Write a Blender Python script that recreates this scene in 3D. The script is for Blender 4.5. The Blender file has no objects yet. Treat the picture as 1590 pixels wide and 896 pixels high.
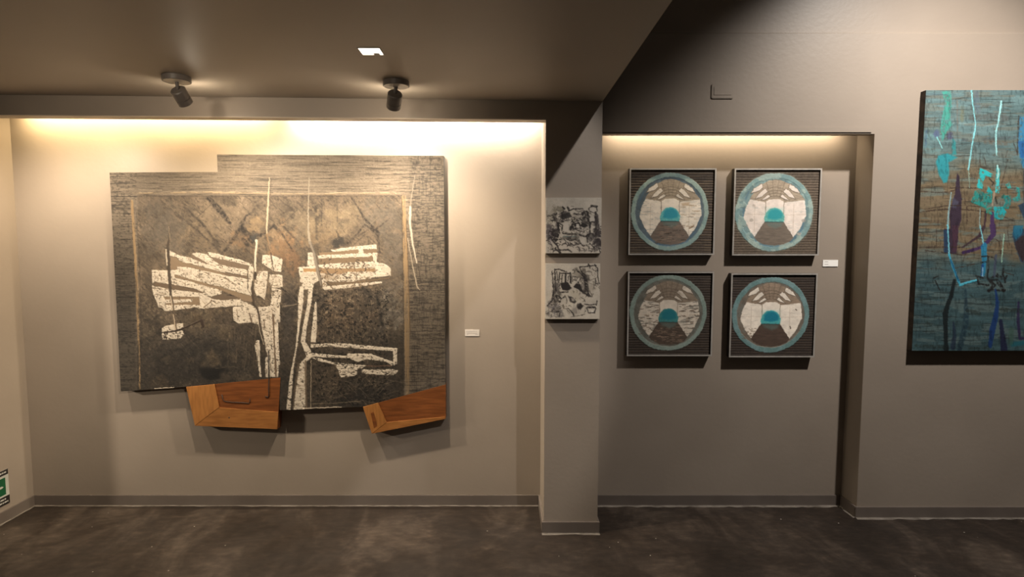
import bpy, bmesh, math, random
import numpy as np
from mathutils import Vector, Matrix

C = bpy.context.scene.collection
SC = bpy.context.scene
PI = math.pi

# ------------------------------------------------------------------ camera
W, H = 1590, 896
F = 911.0                     # focal length in pixels of the 1590 px wide frame
TP = 71.0 / F                 # tangent of the downward pitch
CX = 784.0                    # where the wall normal meets the frame
EYE = 1.6
P = math.atan(TP)
cam_d = bpy.data.cameras.new('camera')
cam = bpy.data.objects.new('camera', cam_d)
C.objects.link(cam)
cam.location = (0, 0, EYE)
cam.rotation_euler = (PI / 2 - P, 0, 0)
cam_d.sensor_width = 36
cam_d.lens = F / W * 36
cam_d.shift_x = (W / 2 - CX) / W
cam_d.clip_start = 0.02
SC.camera = cam

# ------------------------------------------------------------------ world, exposure
world = bpy.data.worlds.new('world')
SC.world = world
world.use_nodes = True
world.node_tree.nodes['Background'].inputs[0].default_value = (1.0, 0.86, 0.72, 1)
world.node_tree.nodes['Background'].inputs[1].default_value = 0.05
SC.view_settings.view_transform = 'Standard'
SC.view_settings.look = 'None'
SC.view_settings.exposure = 0.0
SC.view_settings.gamma = 1.0
SC.view_settings.use_curve_mapping = False


def aim(o, target):
    d = Vector(target) - o.location
    o.rotation_euler = d.to_track_quat('-Z', 'Y').to_euler()


def spot(name, loc, target, power, color, angle, blend=0.5, radius=0.03):
    l = bpy.data.lights.new(name, 'SPOT')
    l.energy = power
    l.color = color
    l.spot_size = math.radians(angle)
    l.spot_blend = blend
    l.shadow_soft_size = radius
    o = bpy.data.objects.new(name, l)
    C.objects.link(o)
    o.location = loc
    aim(o, target)
    return o


def strip(name, loc, target, sx, sy, power, color, spread=180):
    l = bpy.data.lights.new(name, 'AREA')
    l.shape = 'RECTANGLE'
    l.size = sx
    l.size_y = sy
    l.energy = power
    l.color = color
    l.spread = math.radians(spread)
    o = bpy.data.objects.new(name, l)
    C.objects.link(o)
    o.location = loc
    aim(o, target)
    return o


WARM = (1.0, 0.84, 0.65)
AMBER = (1.0, 0.76, 0.42)
NEUTRAL = (1.0, 0.93, 0.86)
# LED strips above the left recess, close to its back wall: a warm run and a whiter run
strip('led_warm', (-2.06, 3.405, 2.39), (-2.06, 3.479, 2.22), 1.42, 0.02, 18, AMBER, 150)
strip('led_white', (-0.52, 3.405, 2.39), (-0.52, 3.479, 2.22), 1.40, 0.02, 32, (1.0, 0.89, 0.73), 150)
# LED strip behind the lintel of the right recess
strip('led_lintel', (1.27, 3.400, 2.262), (1.27, 3.479, 2.16), 1.36, 0.012, 5.2, (1.0, 0.82, 0.58), 165)
# track spot high in the tall part of the room, to the right
spot('track_spot_right', (2.35, 2.08, 3.62), (2.40, 3.318, 0.95), 470, NEUTRAL, 101, 1.0, 0.05)
# track spot of the tall room that reaches under the low ceiling's edge to the pillar
spot('track_spot_pillar', (1.42, 0.3, 3.75), (-0.60, 3.135, 1.15), 235, NEUTRAL, 38.5, 0.32, 0.04)
# a lamp of the next room, beyond the left corner
spot('far_left_lamp', (-4.75, 1.86, 1.75), (-1.75, 3.45, 0.40), 300, (1.0, 0.86, 0.68), 33, 0.8, 0.10)
# the next ceiling spotlight of the row, just outside the view on the left
spot('ceiling_spot_beam', (-2.50, 2.86, 2.22), (-2.40, 3.479, 0.95), 66, (1.0, 0.84, 0.65), 140, 0.85, 0.025)
# gallery lamp under the low ceiling
spot('gallery_spot_right', (0.20, 0.60, 2.10), (-2.85, 3.30, 1.0), 200, WARM, 34, 0.8, 0.05)
spot('header_fill_spot', (-1.5, -1.6, 2.27), (-1.55, 3.135, 2.30), 420, WARM, 34, 1.0, 0.22)  # added soft fill behind the camera to brighten the header, no gallery lamp


# ------------------------------------------------------------------ pixel <-> plane helpers
SP, CP = math.sin(P), math.cos(P)


def on_y(px, py, Y):
    """the point of the plane y = Y that stands at pixel (px, py): (X, Z)"""
    k = (H / 2 - py) / F                      # up / depth
    # depth = Y*CP - zr*SP ; up = Y*SP + zr*CP ; up = k*depth
    zr = Y * (k * CP - SP) / (CP + k * SP)
    d = Y * CP - zr * SP
    return ((px - CX) / F * d, zr + EYE)


def on_z(px, py, Z):
    k = (H / 2 - py) / F
    zr = Z - EYE
    Y = zr * (CP + k * SP) / (k * CP - SP)
    d = Y * CP - zr * SP
    return ((px - CX) / F * d, Y)


def on_x(px, py, X):
    k = (H / 2 - py) / F
    d = X * F / (px - CX)
    up = k * d
    # d = Y*CP - zr*SP ; up = Y*SP + zr*CP
    return (d * CP + up * SP, up * CP - d * SP + EYE)      # (Y, Z)


def to_px(X, Y, Z):
    zr = Z - EYE
    d = Y * CP - zr * SP
    up = Y * SP + zr * CP
    return CX + F * X / d, H / 2 - F * up / d


# ------------------------------------------------------------------ object helpers
def tag(o, label=None, cat=None, group=None, kind=None):
    if label: o['label'] = label
    if cat: o['category'] = cat
    if group: o['group'] = group
    if kind: o['kind'] = kind
    return o


def empty(name, loc, label, cat, group=None):
    o = bpy.data.objects.new(name, None)
    o.empty_display_size = 0.1
    C.objects.link(o)
    o.location = loc
    return tag(o, label, cat, group)


def link(name, me, mat, parent=None, smooth=False):
    if mat:
        me.materials.append(mat)
    if smooth:
        me.polygons.foreach_set('use_smooth', [True] * len(me.polygons))
    o = bpy.data.objects.new(name, me)
    C.objects.link(o)
    if parent:
        o.parent = parent
        o.matrix_parent_inverse = Matrix.Translation(-parent.location)
    return o


def bm_obj(name, bm, mat, parent=None, smooth=False):
    bmesh.ops.recalc_face_normals(bm, faces=bm.faces)
    me = bpy.data.meshes.new(name)
    bm.to_mesh(me)
    bm.free()
    return link(name, me, mat, parent, smooth)


def add_box(bm, x0, x1, y0, y1, z0, z1):
    v = [bm.verts.new(c) for c in ((x0, y0, z0), (x1, y0, z0), (x1, y1, z0), (x0, y1, z0),
                                   (x0, y0, z1), (x1, y0, z1), (x1, y1, z1), (x0, y1, z1))]
    for f in ((3, 2, 1, 0), (4, 5, 6, 7), (0, 1, 5, 4), (1, 2, 6, 5), (2, 3, 7, 6), (3, 0, 4, 7)):
        bm.faces.new([v[i] for i in f])
    return v


def box(name, mat, x0, x1, y0, y1, z0, z1, parent=None, bevel=0.0):
    bm = bmesh.new()
    add_box(bm, x0, x1, y0, y1, z0, z1)
    if bevel:
        bmesh.ops.bevel(bm, geom=list(bm.edges), offset=bevel, segments=2, affect='EDGES')
    return bm_obj(name, bm, mat, parent)


def struct(o):
    o['kind'] = 'structure'
    return o


def add_prism(bm, pts, y0, y1):
    """pts: (x, z) outline, extruded from y0 to y1"""
    a = [bm.verts.new((x, y0, z)) for x, z in pts]
    b = [bm.verts.new((x, y1, z)) for x, z in pts]
    bm.faces.new(a)
    bm.faces.new(b[::-1])
    n = len(pts)
    for i in range(n):
        j = (i + 1) % n
        bm.faces.new((a[i], b[i], b[j], a[j]))


def prism(name, mat, pts, y0, y1, parent=None, bevel=0.0):
    bm = bmesh.new()
    add_prism(bm, pts, y0, y1)
    if bevel:
        bmesh.ops.bevel(bm, geom=list(bm.edges), offset=bevel, segments=2, affect='EDGES')
    return bm_obj(name, bm, mat, parent)


def lathe(bm, prof, M, n=40):
    rings = []
    for r, z in prof:
        if r < 1e-6:
            rings.append([bm.verts.new(M @ Vector((0, 0, z)))])
        else:
            rings.append([bm.verts.new(M @ Vector((r * math.cos(2 * PI * i / n), r * math.sin(2 * PI * i / n), z)))
                          for i in range(n)])
    for a, b in zip(rings, rings[1:]):
        for i in range(n):
            j = (i + 1) % n
            if len(a) == 1 and len(b) == 1:
                continue
            if len(a) == 1:
                bm.faces.new((a[0], b[i], b[j]))
            elif len(b) == 1:
                bm.faces.new((a[i], b[0], a[j]))
            else:
                bm.faces.new((a[i], b[i], b[j], a[j]))


def tube(bm, pts, r, n=8):
    pts = [Vector(p) for p in pts]
    rings = []
    for i, p in enumerate(pts):
        a = pts[max(i - 1, 0)]
        b = pts[min(i + 1, len(pts) - 1)]
        d = (b - a).normalized()
        u = d.orthogonal().normalized()
        if rings:
            u = (rings[-1][1] - d * rings[-1][1].dot(d)).normalized()
        w = d.cross(u)
        rr = r[i] if isinstance(r, (list, tuple)) else r
        rings.append(([bm.verts.new(p + (u * math.cos(2 * PI * k / n) + w * math.sin(2 * PI * k / n)) * rr)
                       for k in range(n)], u))
    for (a, _), (b, _) in zip(rings, rings[1:]):
        for k in range(n):
            bm.faces.new((a[k], a[(k + 1) % n], b[(k + 1) % n], b[k]))
    bm.faces.new(rings[0][0][::-1])
    bm.faces.new(rings[-1][0])


# ------------------------------------------------------------------ materials
def lin(c):
    c = np.asarray(c, dtype=np.float64) / 255.0
    return np.where(c <= 0.04045, c / 12.92, ((c + 0.055) / 1.055) ** 2.4)


def mat_base(name):
    m = bpy.data.materials.new(name)
    m.use_nodes = True
    return m, m.node_tree, m.node_tree.nodes['Principled BSDF']


def noise_mat(name, c0, c1, scale=6.0, rough=0.6, bump=0.0, bscale=60.0, stretch=(1, 1, 1), spec=0.5,
              metal=0.0, detail=4.0, lo=0.35, hi=0.65):
    """two tones mixed by noise, plus a fine bump"""
    m, nt, b = mat_base(name)
    tc = nt.nodes.new('ShaderNodeTexCoord')
    mp = nt.nodes.new('ShaderNodeMapping')
    mp.inputs['Scale'].default_value = stretch
    nt.links.new(tc.outputs['Object'], mp.inputs[0])
    n = nt.nodes.new('ShaderNodeTexNoise')
    n.inputs['Scale'].default_value = scale
    n.inputs['Detail'].default_value = detail
    nt.links.new(mp.outputs[0], n.inputs[0])
    r = nt.nodes.new('ShaderNodeValToRGB')
    r.color_ramp.elements[0].position = lo
    r.color_ramp.elements[1].position = hi
    r.color_ramp.elements[0].color = (*c0, 1)
    r.color_ramp.elements[1].color = (*c1, 1)
    nt.links.new(n.outputs[0], r.inputs[0])
    nt.links.new(r.outputs[0], b.inputs['Base Color'])
    b.inputs['Roughness'].default_value = rough
    b.inputs['Specular IOR Level'].default_value = spec
    b.inputs['Metallic'].default_value = metal
    if bump:
        n2 = nt.nodes.new('ShaderNodeTexNoise')
        n2.inputs['Scale'].default_value = bscale
        n2.inputs['Detail'].default_value = 5
        nt.links.new(mp.outputs[0], n2.inputs[0])
        bp = nt.nodes.new('ShaderNodeBump')
        bp.inputs['Strength'].default_value = bump
        bp.inputs['Distance'].default_value = 0.01
        nt.links.new(n2.outputs[0], bp.inputs['Height'])
        nt.links.new(bp.outputs[0], b.inputs['Normal'])
    return m


def paint_mat(name, rough=0.7, spec=0.3):
    """surface painted by hand: colour comes from the painted colour attribute, plus canvas grain"""
    m, nt, b = mat_base(name)
    a = nt.nodes.new('ShaderNodeAttribute')
    a.attribute_name = 'paint'
    tc = nt.nodes.new('ShaderNodeTexCoord')
    n = nt.nodes.new('ShaderNodeTexNoise')
    n.inputs['Scale'].default_value = 220
    n.inputs['Detail'].default_value = 3
    nt.links.new(tc.outputs['Object'], n.inputs[0])
    bp = nt.nodes.new('ShaderNodeBump')
    bp.inputs['Strength'].default_value = 0.25
    bp.inputs['Distance'].default_value = 0.003
    nt.links.new(n.outputs[0], bp.inputs['Height'])
    nt.links.new(bp.outputs[0], b.inputs['Normal'])
    nt.links.new(a.outputs['Color'], b.inputs['Base Color'])
    b.inputs['Roughness'].default_value = rough
    b.inputs['Specular IOR Level'].default_value = spec
    return m


def glow_mat(name, color, strength):
    m, nt, b = mat_base(name)
    b.inputs['Base Color'].default_value = (0.8, 0.8, 0.8, 1)
    b.inputs['Emission Color'].default_value = (*color, 1)
    b.inputs['Emission Strength'].default_value = strength
    return m


WALL = noise_mat('taupe_wall_paint', (0.252, 0.210, 0.170), (0.282, 0.236, 0.192), 1.6, 0.42, 0.05, 45, spec=0.4)
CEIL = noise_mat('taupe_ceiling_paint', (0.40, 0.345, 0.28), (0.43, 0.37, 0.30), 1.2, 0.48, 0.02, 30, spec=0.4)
BASEB = noise_mat('grey_brown_baseboard_paint', (0.115, 0.094, 0.080), (0.138, 0.114, 0.097), 5, 0.45, 0.03, 60)
SEAL = noise_mat('dusty_cement_joint', (0.075, 0.062, 0.05), (0.15, 0.13, 0.11), 14, 0.8, 0.1, 80)
BLACKWOOD = noise_mat('black_stained_wood', (0.012, 0.010, 0.009), (0.03, 0.024, 0.02), 20, 0.55)
DARKEDGE = noise_mat('dark_canvas_edge', (0.03, 0.025, 0.02), (0.09, 0.075, 0.06), 25, 0.8, 0.1, 90)
SILVER = noise_mat('brushed_silver_frame', (0.50, 0.47, 0.43), (0.60, 0.56, 0.51), 40, 0.35, metal=0.5)
UNDERSIDE_LIT = noise_mat('underside_bounce_tone', (0.80, 0.75, 0.67), (0.84, 0.79, 0.71), 6, 0.35)
GREYPL = noise_mat('lamp_enamel_and_rim_shade', (0.115, 0.10, 0.088), (0.15, 0.13, 0.115), 6, 0.4)
PAPER = noise_mat('white_card', (0.80, 0.78, 0.74), (0.84, 0.82, 0.78), 10, 0.6)
PAPER_GREY = noise_mat('pale_grey_card', (0.50, 0.46, 0.42), (0.55, 0.51, 0.47), 10, 0.6)
INK = noise_mat('grey_ink', (0.22, 0.20, 0.19), (0.28, 0.26, 0.25), 10, 0.7)
WOOD_DARK = noise_mat('reddish_brown_veneer', (0.105, 0.034, 0.0095), (0.17, 0.056, 0.0155), 9, 0.38, 0.05, 60,
                      stretch=(1.0, 1, 9), detail=7)
WOOD_LIGHT = noise_mat('orange_brown_wood', (0.195, 0.078, 0.021), (0.275, 0.116, 0.033), 9, 0.38, 0.05, 60,
                       stretch=(1.2, 1, 8), detail=7)
WOOD_SIDE = noise_mat('orange_brown_wood_upright', (0.24, 0.10, 0.027), (0.32, 0.138, 0.038), 9, 0.4, 0.05, 60,
                      stretch=(8, 1, 1.2), detail=7)
SOFFIT_BOUNCE = noise_mat('soffit_bounce_tone', (0.50, 0.42, 0.33), (0.56, 0.47, 0.37), 6, 0.5)
BLACKWIRE = noise_mat('blackened_wire', (0.012, 0.009, 0.008), (0.022, 0.018, 0.015), 30, 0.85)


def floor_material():
    m, nt, b = mat_base('polished_dark_concrete')
    tc = nt.nodes.new('ShaderNodeTexCoord')

    def noise(scale, detail, dist=0.0, stretch=(1, 1, 1), rot=0.0):
        mp = nt.nodes.new('ShaderNodeMapping')
        mp.inputs['Scale'].default_value = stretch
        mp.inputs['Rotation'].default_value = (0, 0, rot)
        nt.links.new(tc.outputs['Object'], mp.inputs[0])
        n = nt.nodes.new('ShaderNodeTexNoise')
        n.inputs['Scale'].default_value = scale
        n.inputs['Detail'].default_value = detail
        n.inputs['Roughness'].default_value = 0.62
        n.inputs['Distortion'].default_value = dist
        nt.links.new(mp.outputs[0], n.inputs[0])
        return n

    def ramp(n, stops):
        r = nt.nodes.new('ShaderNodeValToRGB')
        while len(r.color_ramp.elements) < len(stops):
            r.color_ramp.elements.new(0.5)
        for e, (p, c) in zip(r.color_ramp.elements, stops):
            e.position = p
            e.color = (*c, 1)
        nt.links.new(n.outputs[0], r.inputs[0])
        return r
    big = ramp(noise(1.9, 8, 0.6, (1.5, 0.9, 1), 0.6),
               [(0.33, (0.0135, 0.0092, 0.0066)), (0.50, (0.023, 0.0162, 0.012)), (0.68, (0.056, 0.042, 0.032))])
    fine = ramp(noise(14, 6, 0.3, (1, 2.2, 1), -0.35),
                [(0.42, (0.78, 0.78, 0.78)), (0.60, (1.05, 1.05, 1.05)), (0.78, (1.75, 1.7, 1.62))])
    mul = nt.nodes.new('ShaderNodeMix')
    mul.data_type = 'RGBA'
    mul.blend_type = 'MULTIPLY'
    mul.inputs[0].default_value = 1.0
    nt.links.new(big.outputs[0], mul.inputs[6])
    nt.links.new(fine.outputs[0], mul.inputs[7])
    # chips and specks
    vo = nt.nodes.new('ShaderNodeTexVoronoi')
    vo.inputs['Scale'].default_value = 9
    nt.links.new(tc.outputs['Object'], vo.inputs['Vector'])
    lt = nt.nodes.new('ShaderNodeMath')
    lt.operation = 'LESS_THAN'
    lt.inputs[1].default_value = 0.032
    nt.links.new(vo.outputs['Distance'], lt.inputs[0])
    mx = nt.nodes.new('ShaderNodeMix')
    mx.data_type = 'RGBA'
    mx.inputs[7].default_value = (0.26, 0.23, 0.20, 1)
    nt.links.new(lt.outputs[0], mx.inputs[0])
    nt.links.new(mul.outputs[2], mx.inputs[6])
    nt.links.new(mx.outputs[2], b.inputs['Base Color'])
    rr = ramp(noise(3.0, 6), [(0.35, (0.46,) * 3), (0.7, (0.70,) * 3)])
    nt.links.new(rr.outputs[0], b.inputs['Roughness'])
    b.inputs['Specular IOR Level'].default_value = 0.25
    bp = nt.nodes.new('ShaderNodeBump')
    bp.inputs['Strength'].default_value = 0.08
    bp.inputs['Distance'].default_value = 0.01
    nb = noise(30, 5)
    nt.links.new(nb.outputs[0], bp.inputs['Height'])
    nt.links.new(bp.outputs[0], b.inputs['Normal'])
    return m


FLOOR = floor_material()

# ------------------------------------------------------------------ the room
YB = 3.479      # back of both recesses
YP = 3.135      # face of the pillar and of the left header
YR = 3.318      # face of the right wall
XL = on_y(53, 776, YB)[0]                 # left reveal
XP0 = on_y(846, 500, YP)[0]               # pillar, left and right face
XP1 = on_y(931.5, 500, YP)[0]
XR = on_y(1344, 500, YR)[0]               # right reveal
zc_l = on_y(0, 147, YP)[1]                # low ceiling, a touch higher on the left
zc_r = on_y(935, 157, YP)[1]
xa, xb = on_y(0, 147, YP)[0], on_y(935, 157, YP)[0]


def zceil(x):
    return zc_l + (zc_r - zc_l) * (x - xa) / (xb - xa)


zh_l = on_y(0, 178, YP)[1]
zh_r = on_y(848, 185, YP)[1]


def zhead(x):
    return zh_l + (zh_r - zh_l) * (x - xa) / (XP0 - xa)


ZL = on_y(1200, 208, YR)[1]               # underside of the right lintel
ZTOP = 4.3
XFAR, XEND = -7.0, 5.6
YCAM = -3.2

bm = bmesh.new()
add_box(bm, XFAR, XEND, YCAM, 3.7, -0.12, 0)
struct(bm_obj('floor', bm, FLOOR))

struct(box('wall_recess', WALL, XL, XP0, YB, YB + 0.15, 0, 2.75))
struct(box('wall_left', WALL, XFAR, XL, YP, YB + 0.15, 0, 2.75))
struct(box('wall_pillar', WALL, XP0, XP1, YP, YB + 0.15, 0, ZTOP))
# header over the left recess (its underside follows the photographed slope)
bm = bmesh.new()
v = add_box(bm, XL, XP0, YP, YP + 0.075, 0, 2.75)
for q in v[:4]:
    q.co.z = zhead(q.co.x)
struct(bm_obj('wall_header', bm, WALL))
bm = bmesh.new()                              # added pale strip under the header, bounced light put into its colour
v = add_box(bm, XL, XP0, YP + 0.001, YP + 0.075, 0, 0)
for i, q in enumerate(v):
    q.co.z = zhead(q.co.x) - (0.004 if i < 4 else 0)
struct(bm_obj('soffit_bounce_strip', bm, SOFFIT_BOUNCE))
struct(box('ceiling_recess', WALL, XL, XP0, YP + 0.075, YB, 2.50, 2.62))
# low ceiling slab, and the tall room's wall that rises over its edge
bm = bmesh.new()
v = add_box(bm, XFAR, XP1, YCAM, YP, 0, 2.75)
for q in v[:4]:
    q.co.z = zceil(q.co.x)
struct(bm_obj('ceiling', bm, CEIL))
struct(box('wall_gallery', WALL, XP1 - 0.15, XP1, YCAM, YP, 2.75, ZTOP))

struct(box('wall_niche', WALL, XP1, XR, YB, YB + 0.15, 0, 2.75))
ZS = on_y(1300, 52, YR)[1]
struct(box('wall_right', WALL, XR, XEND, YR, YB + 0.15, 0, ZS))
struct(box('wall_lintel', WALL, XP1, XR, YR, YR + 0.055, ZL, ZS))
struct(box('wall_over_lintel', WALL, XP1, XR, YR + 0.055, YB + 0.15, 2.42, ZS))
bm = bmesh.new()                              # the wall steps back above a sloping plaster joint
prof = [(YR, ZS), (YB + 0.15, ZS), (YB + 0.15, ZTOP), (YR + 0.016, ZTOP), (YR + 0.016, ZS + 0.009)]
a = [bm.verts.new((XP1, y, z)) for y, z in prof]
b = [bm.verts.new((XEND, y, z)) for y, z in prof]
bm.faces.new(a)
bm.faces.new(b[::-1])
for i in range(5):
    bm.faces.new((a[i], b[i], b[(i + 1) % 5], a[(i + 1) % 5]))
struct(bm_obj('wall_upper', bm, WALL))
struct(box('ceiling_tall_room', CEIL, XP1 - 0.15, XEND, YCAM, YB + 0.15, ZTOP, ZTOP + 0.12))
struct(box('wall_far_right', WALL, XEND, XEND + 0.15, YCAM, YB + 0.15, 0, ZTOP + 0.12))
# thin moulding on the lintel
zt0, zt1 = on_y(1200, 206, YR)[1], on_y(1200, 198, YR)[1]
struct(box('trim_1', WALL, XP1, on_y(1353, 202, YR)[0], YR - 0.006, YR, zt0, zt1, bevel=0.0015))

# baseboards
HB = on_y(500, 769, YB - 0.01)[1]
T = 0.011


def baseboard(name, x0, x1, y0, y1):
    struct(box(name, BASEB, x0, x1, y0, y1, 0, HB, bevel=0.002))


baseboard('baseboard_recess', XL + T, XP0 - T, YB - T, YB)
baseboard('baseboard_left', XL, XL + T, YP - T, YB)
baseboard('baseboard_pillar', XP0 - T, XP1 + T, YP - T, YP)
baseboard('baseboard_pillar_left', XP0 - T, XP0, YP, YB)
baseboard('baseboard_pillar_right', XP1, XP1 + T, YP, YB)
baseboard('baseboard_niche', XP1 + T, XR - T, YB - T, YB)
baseboard('baseboard_niche_right', XR - T, XR, YR, YB)
baseboard('baseboard_right', XR - T, XEND, YR - T, YR)
baseboard('baseboard_front_left', XFAR, XL, YP - T, YP)


# dusty cement bead where the boards meet the floor
def bead(name, x0, y0, x1, y1, w=0.010, h=0.003, seed=1):
    rnd = random.Random(seed)
    bm = bmesh.new()
    n = max(4, int(math.hypot(x1 - x0, y1 - y0) / 0.04))
    dx, dy = x1 - x0, y1 - y0
    L = math.hypot(dx, dy)
    nx, ny = dy / L, -dx / L                       # towards the room
    rows = []
    for i in range(n + 1):
        t = i / n
        ww = w * (0.6 + 0.8 * rnd.random())
        x, y = x0 + dx * t, y0 + dy * t
        rows.append((bm.verts.new((x, y, h)), bm.verts.new((x + nx * ww * 0.6, y + ny * ww * 0.6, h * 0.8)),
                     bm.verts.new((x + nx * ww, y + ny * ww, 0.0004))))
    for a, b in zip(rows, rows[1:]):
        for k in (0, 1):
            bm.faces.new((a[k], a[k + 1], b[k + 1], b[k]))
    struct(bm_obj(name, bm, SEAL))


bead('trim_2', XL + T, YB - T, XP0 - T, YB - T, seed=2)
bead('trim_3', XP1 + T, YB - T, XR - T, YB - T, 0.02, seed=3)
bead('trim_4', XR - T, YB - T, XR - T, YR - T, 0.018, seed=4)
bead('trim_5', XR - T, YR - T, XEND, YR - T, 0.018, seed=5)
bead('trim_6', XP0 - T, YP - T, XP1 + T, YP - T, 0.016, seed=6)
bead('trim_7', XL + T, YP - T, XL + T, YB - T, 0.012, seed=7)

# ------------------------------------------------------------------ ceiling lamps
def ceiling_spot(px, py, can_top, can_end, Yend_off, label, target, power, color):
    x, y = on_z(px, py, zceil(-1.5))
    z = zceil(x)
    root = empty('ceiling_spotlight', (x, y, z), label, 'spotlight', 'ceiling spotlights over the large painting')
    R = 0.061
    bm = bmesh.new()
    lathe(bm, [(0, 0), (R - 0.002, 0), (R, -0.002), (R, -0.023), (R - 0.002, -0.025), (R - 0.005, -0.025)],
          Matrix.Translation((x, y, z)), 48)
    bm_obj('canopy', bm, GREYPL, root)  # on the rim this darker grey holds the shade of its backlit side
    bm = bmesh.new()
    lathe(bm, [(0, -0.0215), (R - 0.005, -0.0215), (R - 0.005, -0.025), (R - 0.008, -0.0255), (0, -0.0255)],
          Matrix.Translation((x, y, z)), 48)
    u = bm_obj('underside', bm, UNDERSIDE_LIT, root)  # added plate, light bounced up to the underside put into its pale colour
    u['label'] = 'cream underside plate'
    # the can: its rear end and its mouth are placed from their sight lines
    y0 = y + 0.005
    rx, rz = on_y(*can_top, y0)
    y1 = y0 + Yend_off
    ex, ez = on_y(*can_end, y1)
    a, b = Vector((rx, y0, rz)), Vector((ex, y1, ez))
    ax = (b - a)
    L = ax.length
    q = Vector((0, 0, 1)).rotation_difference(ax.normalized()).to_matrix().to_4x4()
    M = Matrix.Translation(a) @ q
    bm = bmesh.new()
    tube(bm, [(x, y, z - 0.024), (x, y + 0.002, (z + rz) / 2), (rx, y0, rz + 0.006), tuple(a + ax * 0.12)], 0.0075, 12)
    bm_obj('stem', bm, GREYPL, root, True)
    r = 0.034
    bm = bmesh.new()
    lathe(bm, [(0, 0), (r - 0.004, 0), (r, 0.004), (r, L * 0.62), (r - 0.002, L * 0.63), (r - 0.002, L * 0.65),
               (r, L * 0.66), (r, L), (r - 0.003, L), (r - 0.004, L - 0.02), (0, L - 0.02)], M, 40)
    o = bm_obj('lamp_can', bm, GREYPL, root)
    bm = bmesh.new()
    lathe(bm, [(0, L - 0.018), (r - 0.006, L - 0.018), (r - 0.006, L - 0.012), (0, L - 0.008)], M, 32)
    bm_obj('lens', bm, glow_mat('lamp_lens', color, 4.0), root)
    s = spot('spotlight_beam', b + ax.normalized() * 0.008, target, power, color, 132, 0.85, 0.025)
    l = bpy.data.lights.new('spotlight_spill', 'POINT')      # stray light from the lens
    l.energy, l.color, l.shadow_soft_size = 1.8, color, 0.02
    sp = bpy.data.objects.new('spotlight_spill', l)
    C.objects.link(sp)
    sp.location = b + ax.normalized() * 0.024
    return root


ceiling_spot(274, 118.5, (275.5, 139), (288, 160), 0.055,
             'round grey ceiling spotlight on the left, tilted right over the large painting',
             (-1.30, YB, 0.75), 105, (1.0, 0.84, 0.64))
ceiling_spot(615, 122.5, (613.5, 145), (611, 166), 0.055,
             'round grey ceiling spotlight on the right, beside the recessed downlight',
             (-0.62, YB, 0.75), 120, (1.0, 0.845, 0.65))

# recessed square downlight
cx0, cy0 = on_z(576, 78.5, zceil(-0.7))
zd = zceil(cx0)
dl = empty('recessed_downlight', (cx0, cy0, zd), 'small square lit downlight set flush in the brown ceiling', 'downlight')
s = 0.041
bm = bmesh.new()
for k in range(4):                              # thin square rim with a recess
    c, sn = math.cos(k * PI / 2), math.sin(k * PI / 2)

    def rot(px_, py_, pz_):
        return (cx0 + px_ * c - py_ * sn, cy0 + px_ * sn + py_ * c, zd + pz_)
    o1, o2 = s + 0.004, s
    q = [rot(-o1, -o1, -0.003), rot(o1, -o1, -0.003), rot(o2, -o2, -0.003), rot(-o2, -o2, -0.003)]
    w = [rot(-o1, -o1, 0.0), rot(o1, -o1, 0.0), rot(o2, -o2, -0.0005), rot(-o2, -o2, -0.0005)]
    vq = [bm.verts.new(p) for p in q]
    vw = [bm.verts.new(p) for p in w]
    bm.faces.new(vq)
    bm.faces.new((vq[0], vq[1], vw[1], vw[0]))
    bm.faces.new((vq[3], vq[2], vw[2], vw[3]))
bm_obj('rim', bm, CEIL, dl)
box('diffuser', glow_mat('downlight_diffuser', (1.0, 0.93, 0.82), 3.2), cx0 - s, cx0 + s, cy0 - s, cy0 + s,
    zd - 0.0016, zd - 0.0004, dl)
bm = bmesh.new()                                # dark clip that shows in one corner
lathe(bm, [(0, -0.003), (0.013, -0.003), (0.013, -0.0016), (0, -0.0016)],
      Matrix.Translation((cx0 + 0.016, cy0 + 0.030, zd)), 20)
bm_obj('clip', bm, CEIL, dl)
spot('downlight_beam', (cx0, cy0, zd - 0.02), (cx0, cy0, 0), 12, (1.0, 0.88, 0.7), 130, 0.9, 0.05)

# ------------------------------------------------------------------ wall plate high on the right wall
x0, z1 = on_y(1106, 129.5, YR - 0.012)
x1, z0 = on_y(1139.5, 152.5, YR - 0.012)
wp = empty('wall_plate', ((x0 + x1) / 2, YR, z0), 'blank taupe outlet cover high above the right recess', 'wall plate')
box('cover', WALL, x0, x1, YR - 0.006, YR - 0.0012, z0, z1, wp, 0.004)
dz = z1 - z0
box('insert', WALL, x0 + 0.012, x1 - 0.012, YR - 0.0078, YR - 0.006, z0 + dz * 0.22, z1 - dz * 0.22, wp, 0.001)


# ------------------------------------------------------------------ title cards
def card(x0px, y0px, x1px, y1px, mat, lines, label):
    x0, z1 = on_y(x0px, y0px, YB - 0.004)
    x1, z0 = on_y(x1px, y1px, YB - 0.004)
    r = empty('title_card', ((x0 + x1) / 2, YB, z0), label, 'label', None)
    box('card', mat, x0, x1, YB - 0.004, YB - 0.0012, z0, z1, r)
    w, h = x1 - x0, z1 - z0
    rnd = random.Random(5)
    for (u0, u1, vv) in lines:                  # rows of print too small to read: broken dashes
        u = u0
        while u < u1:
            l = min(u1 - u, 0.03 + 0.07 * rnd.random())
            box('print_mark', INK, x0 + w * u, x0 + w * (u + l), YB - 0.0046, YB - 0.004,
                z1 - h * vv - 0.0011, z1 - h * vv + 0.0011, r)
            u += l + 0.015
    return r


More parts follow.
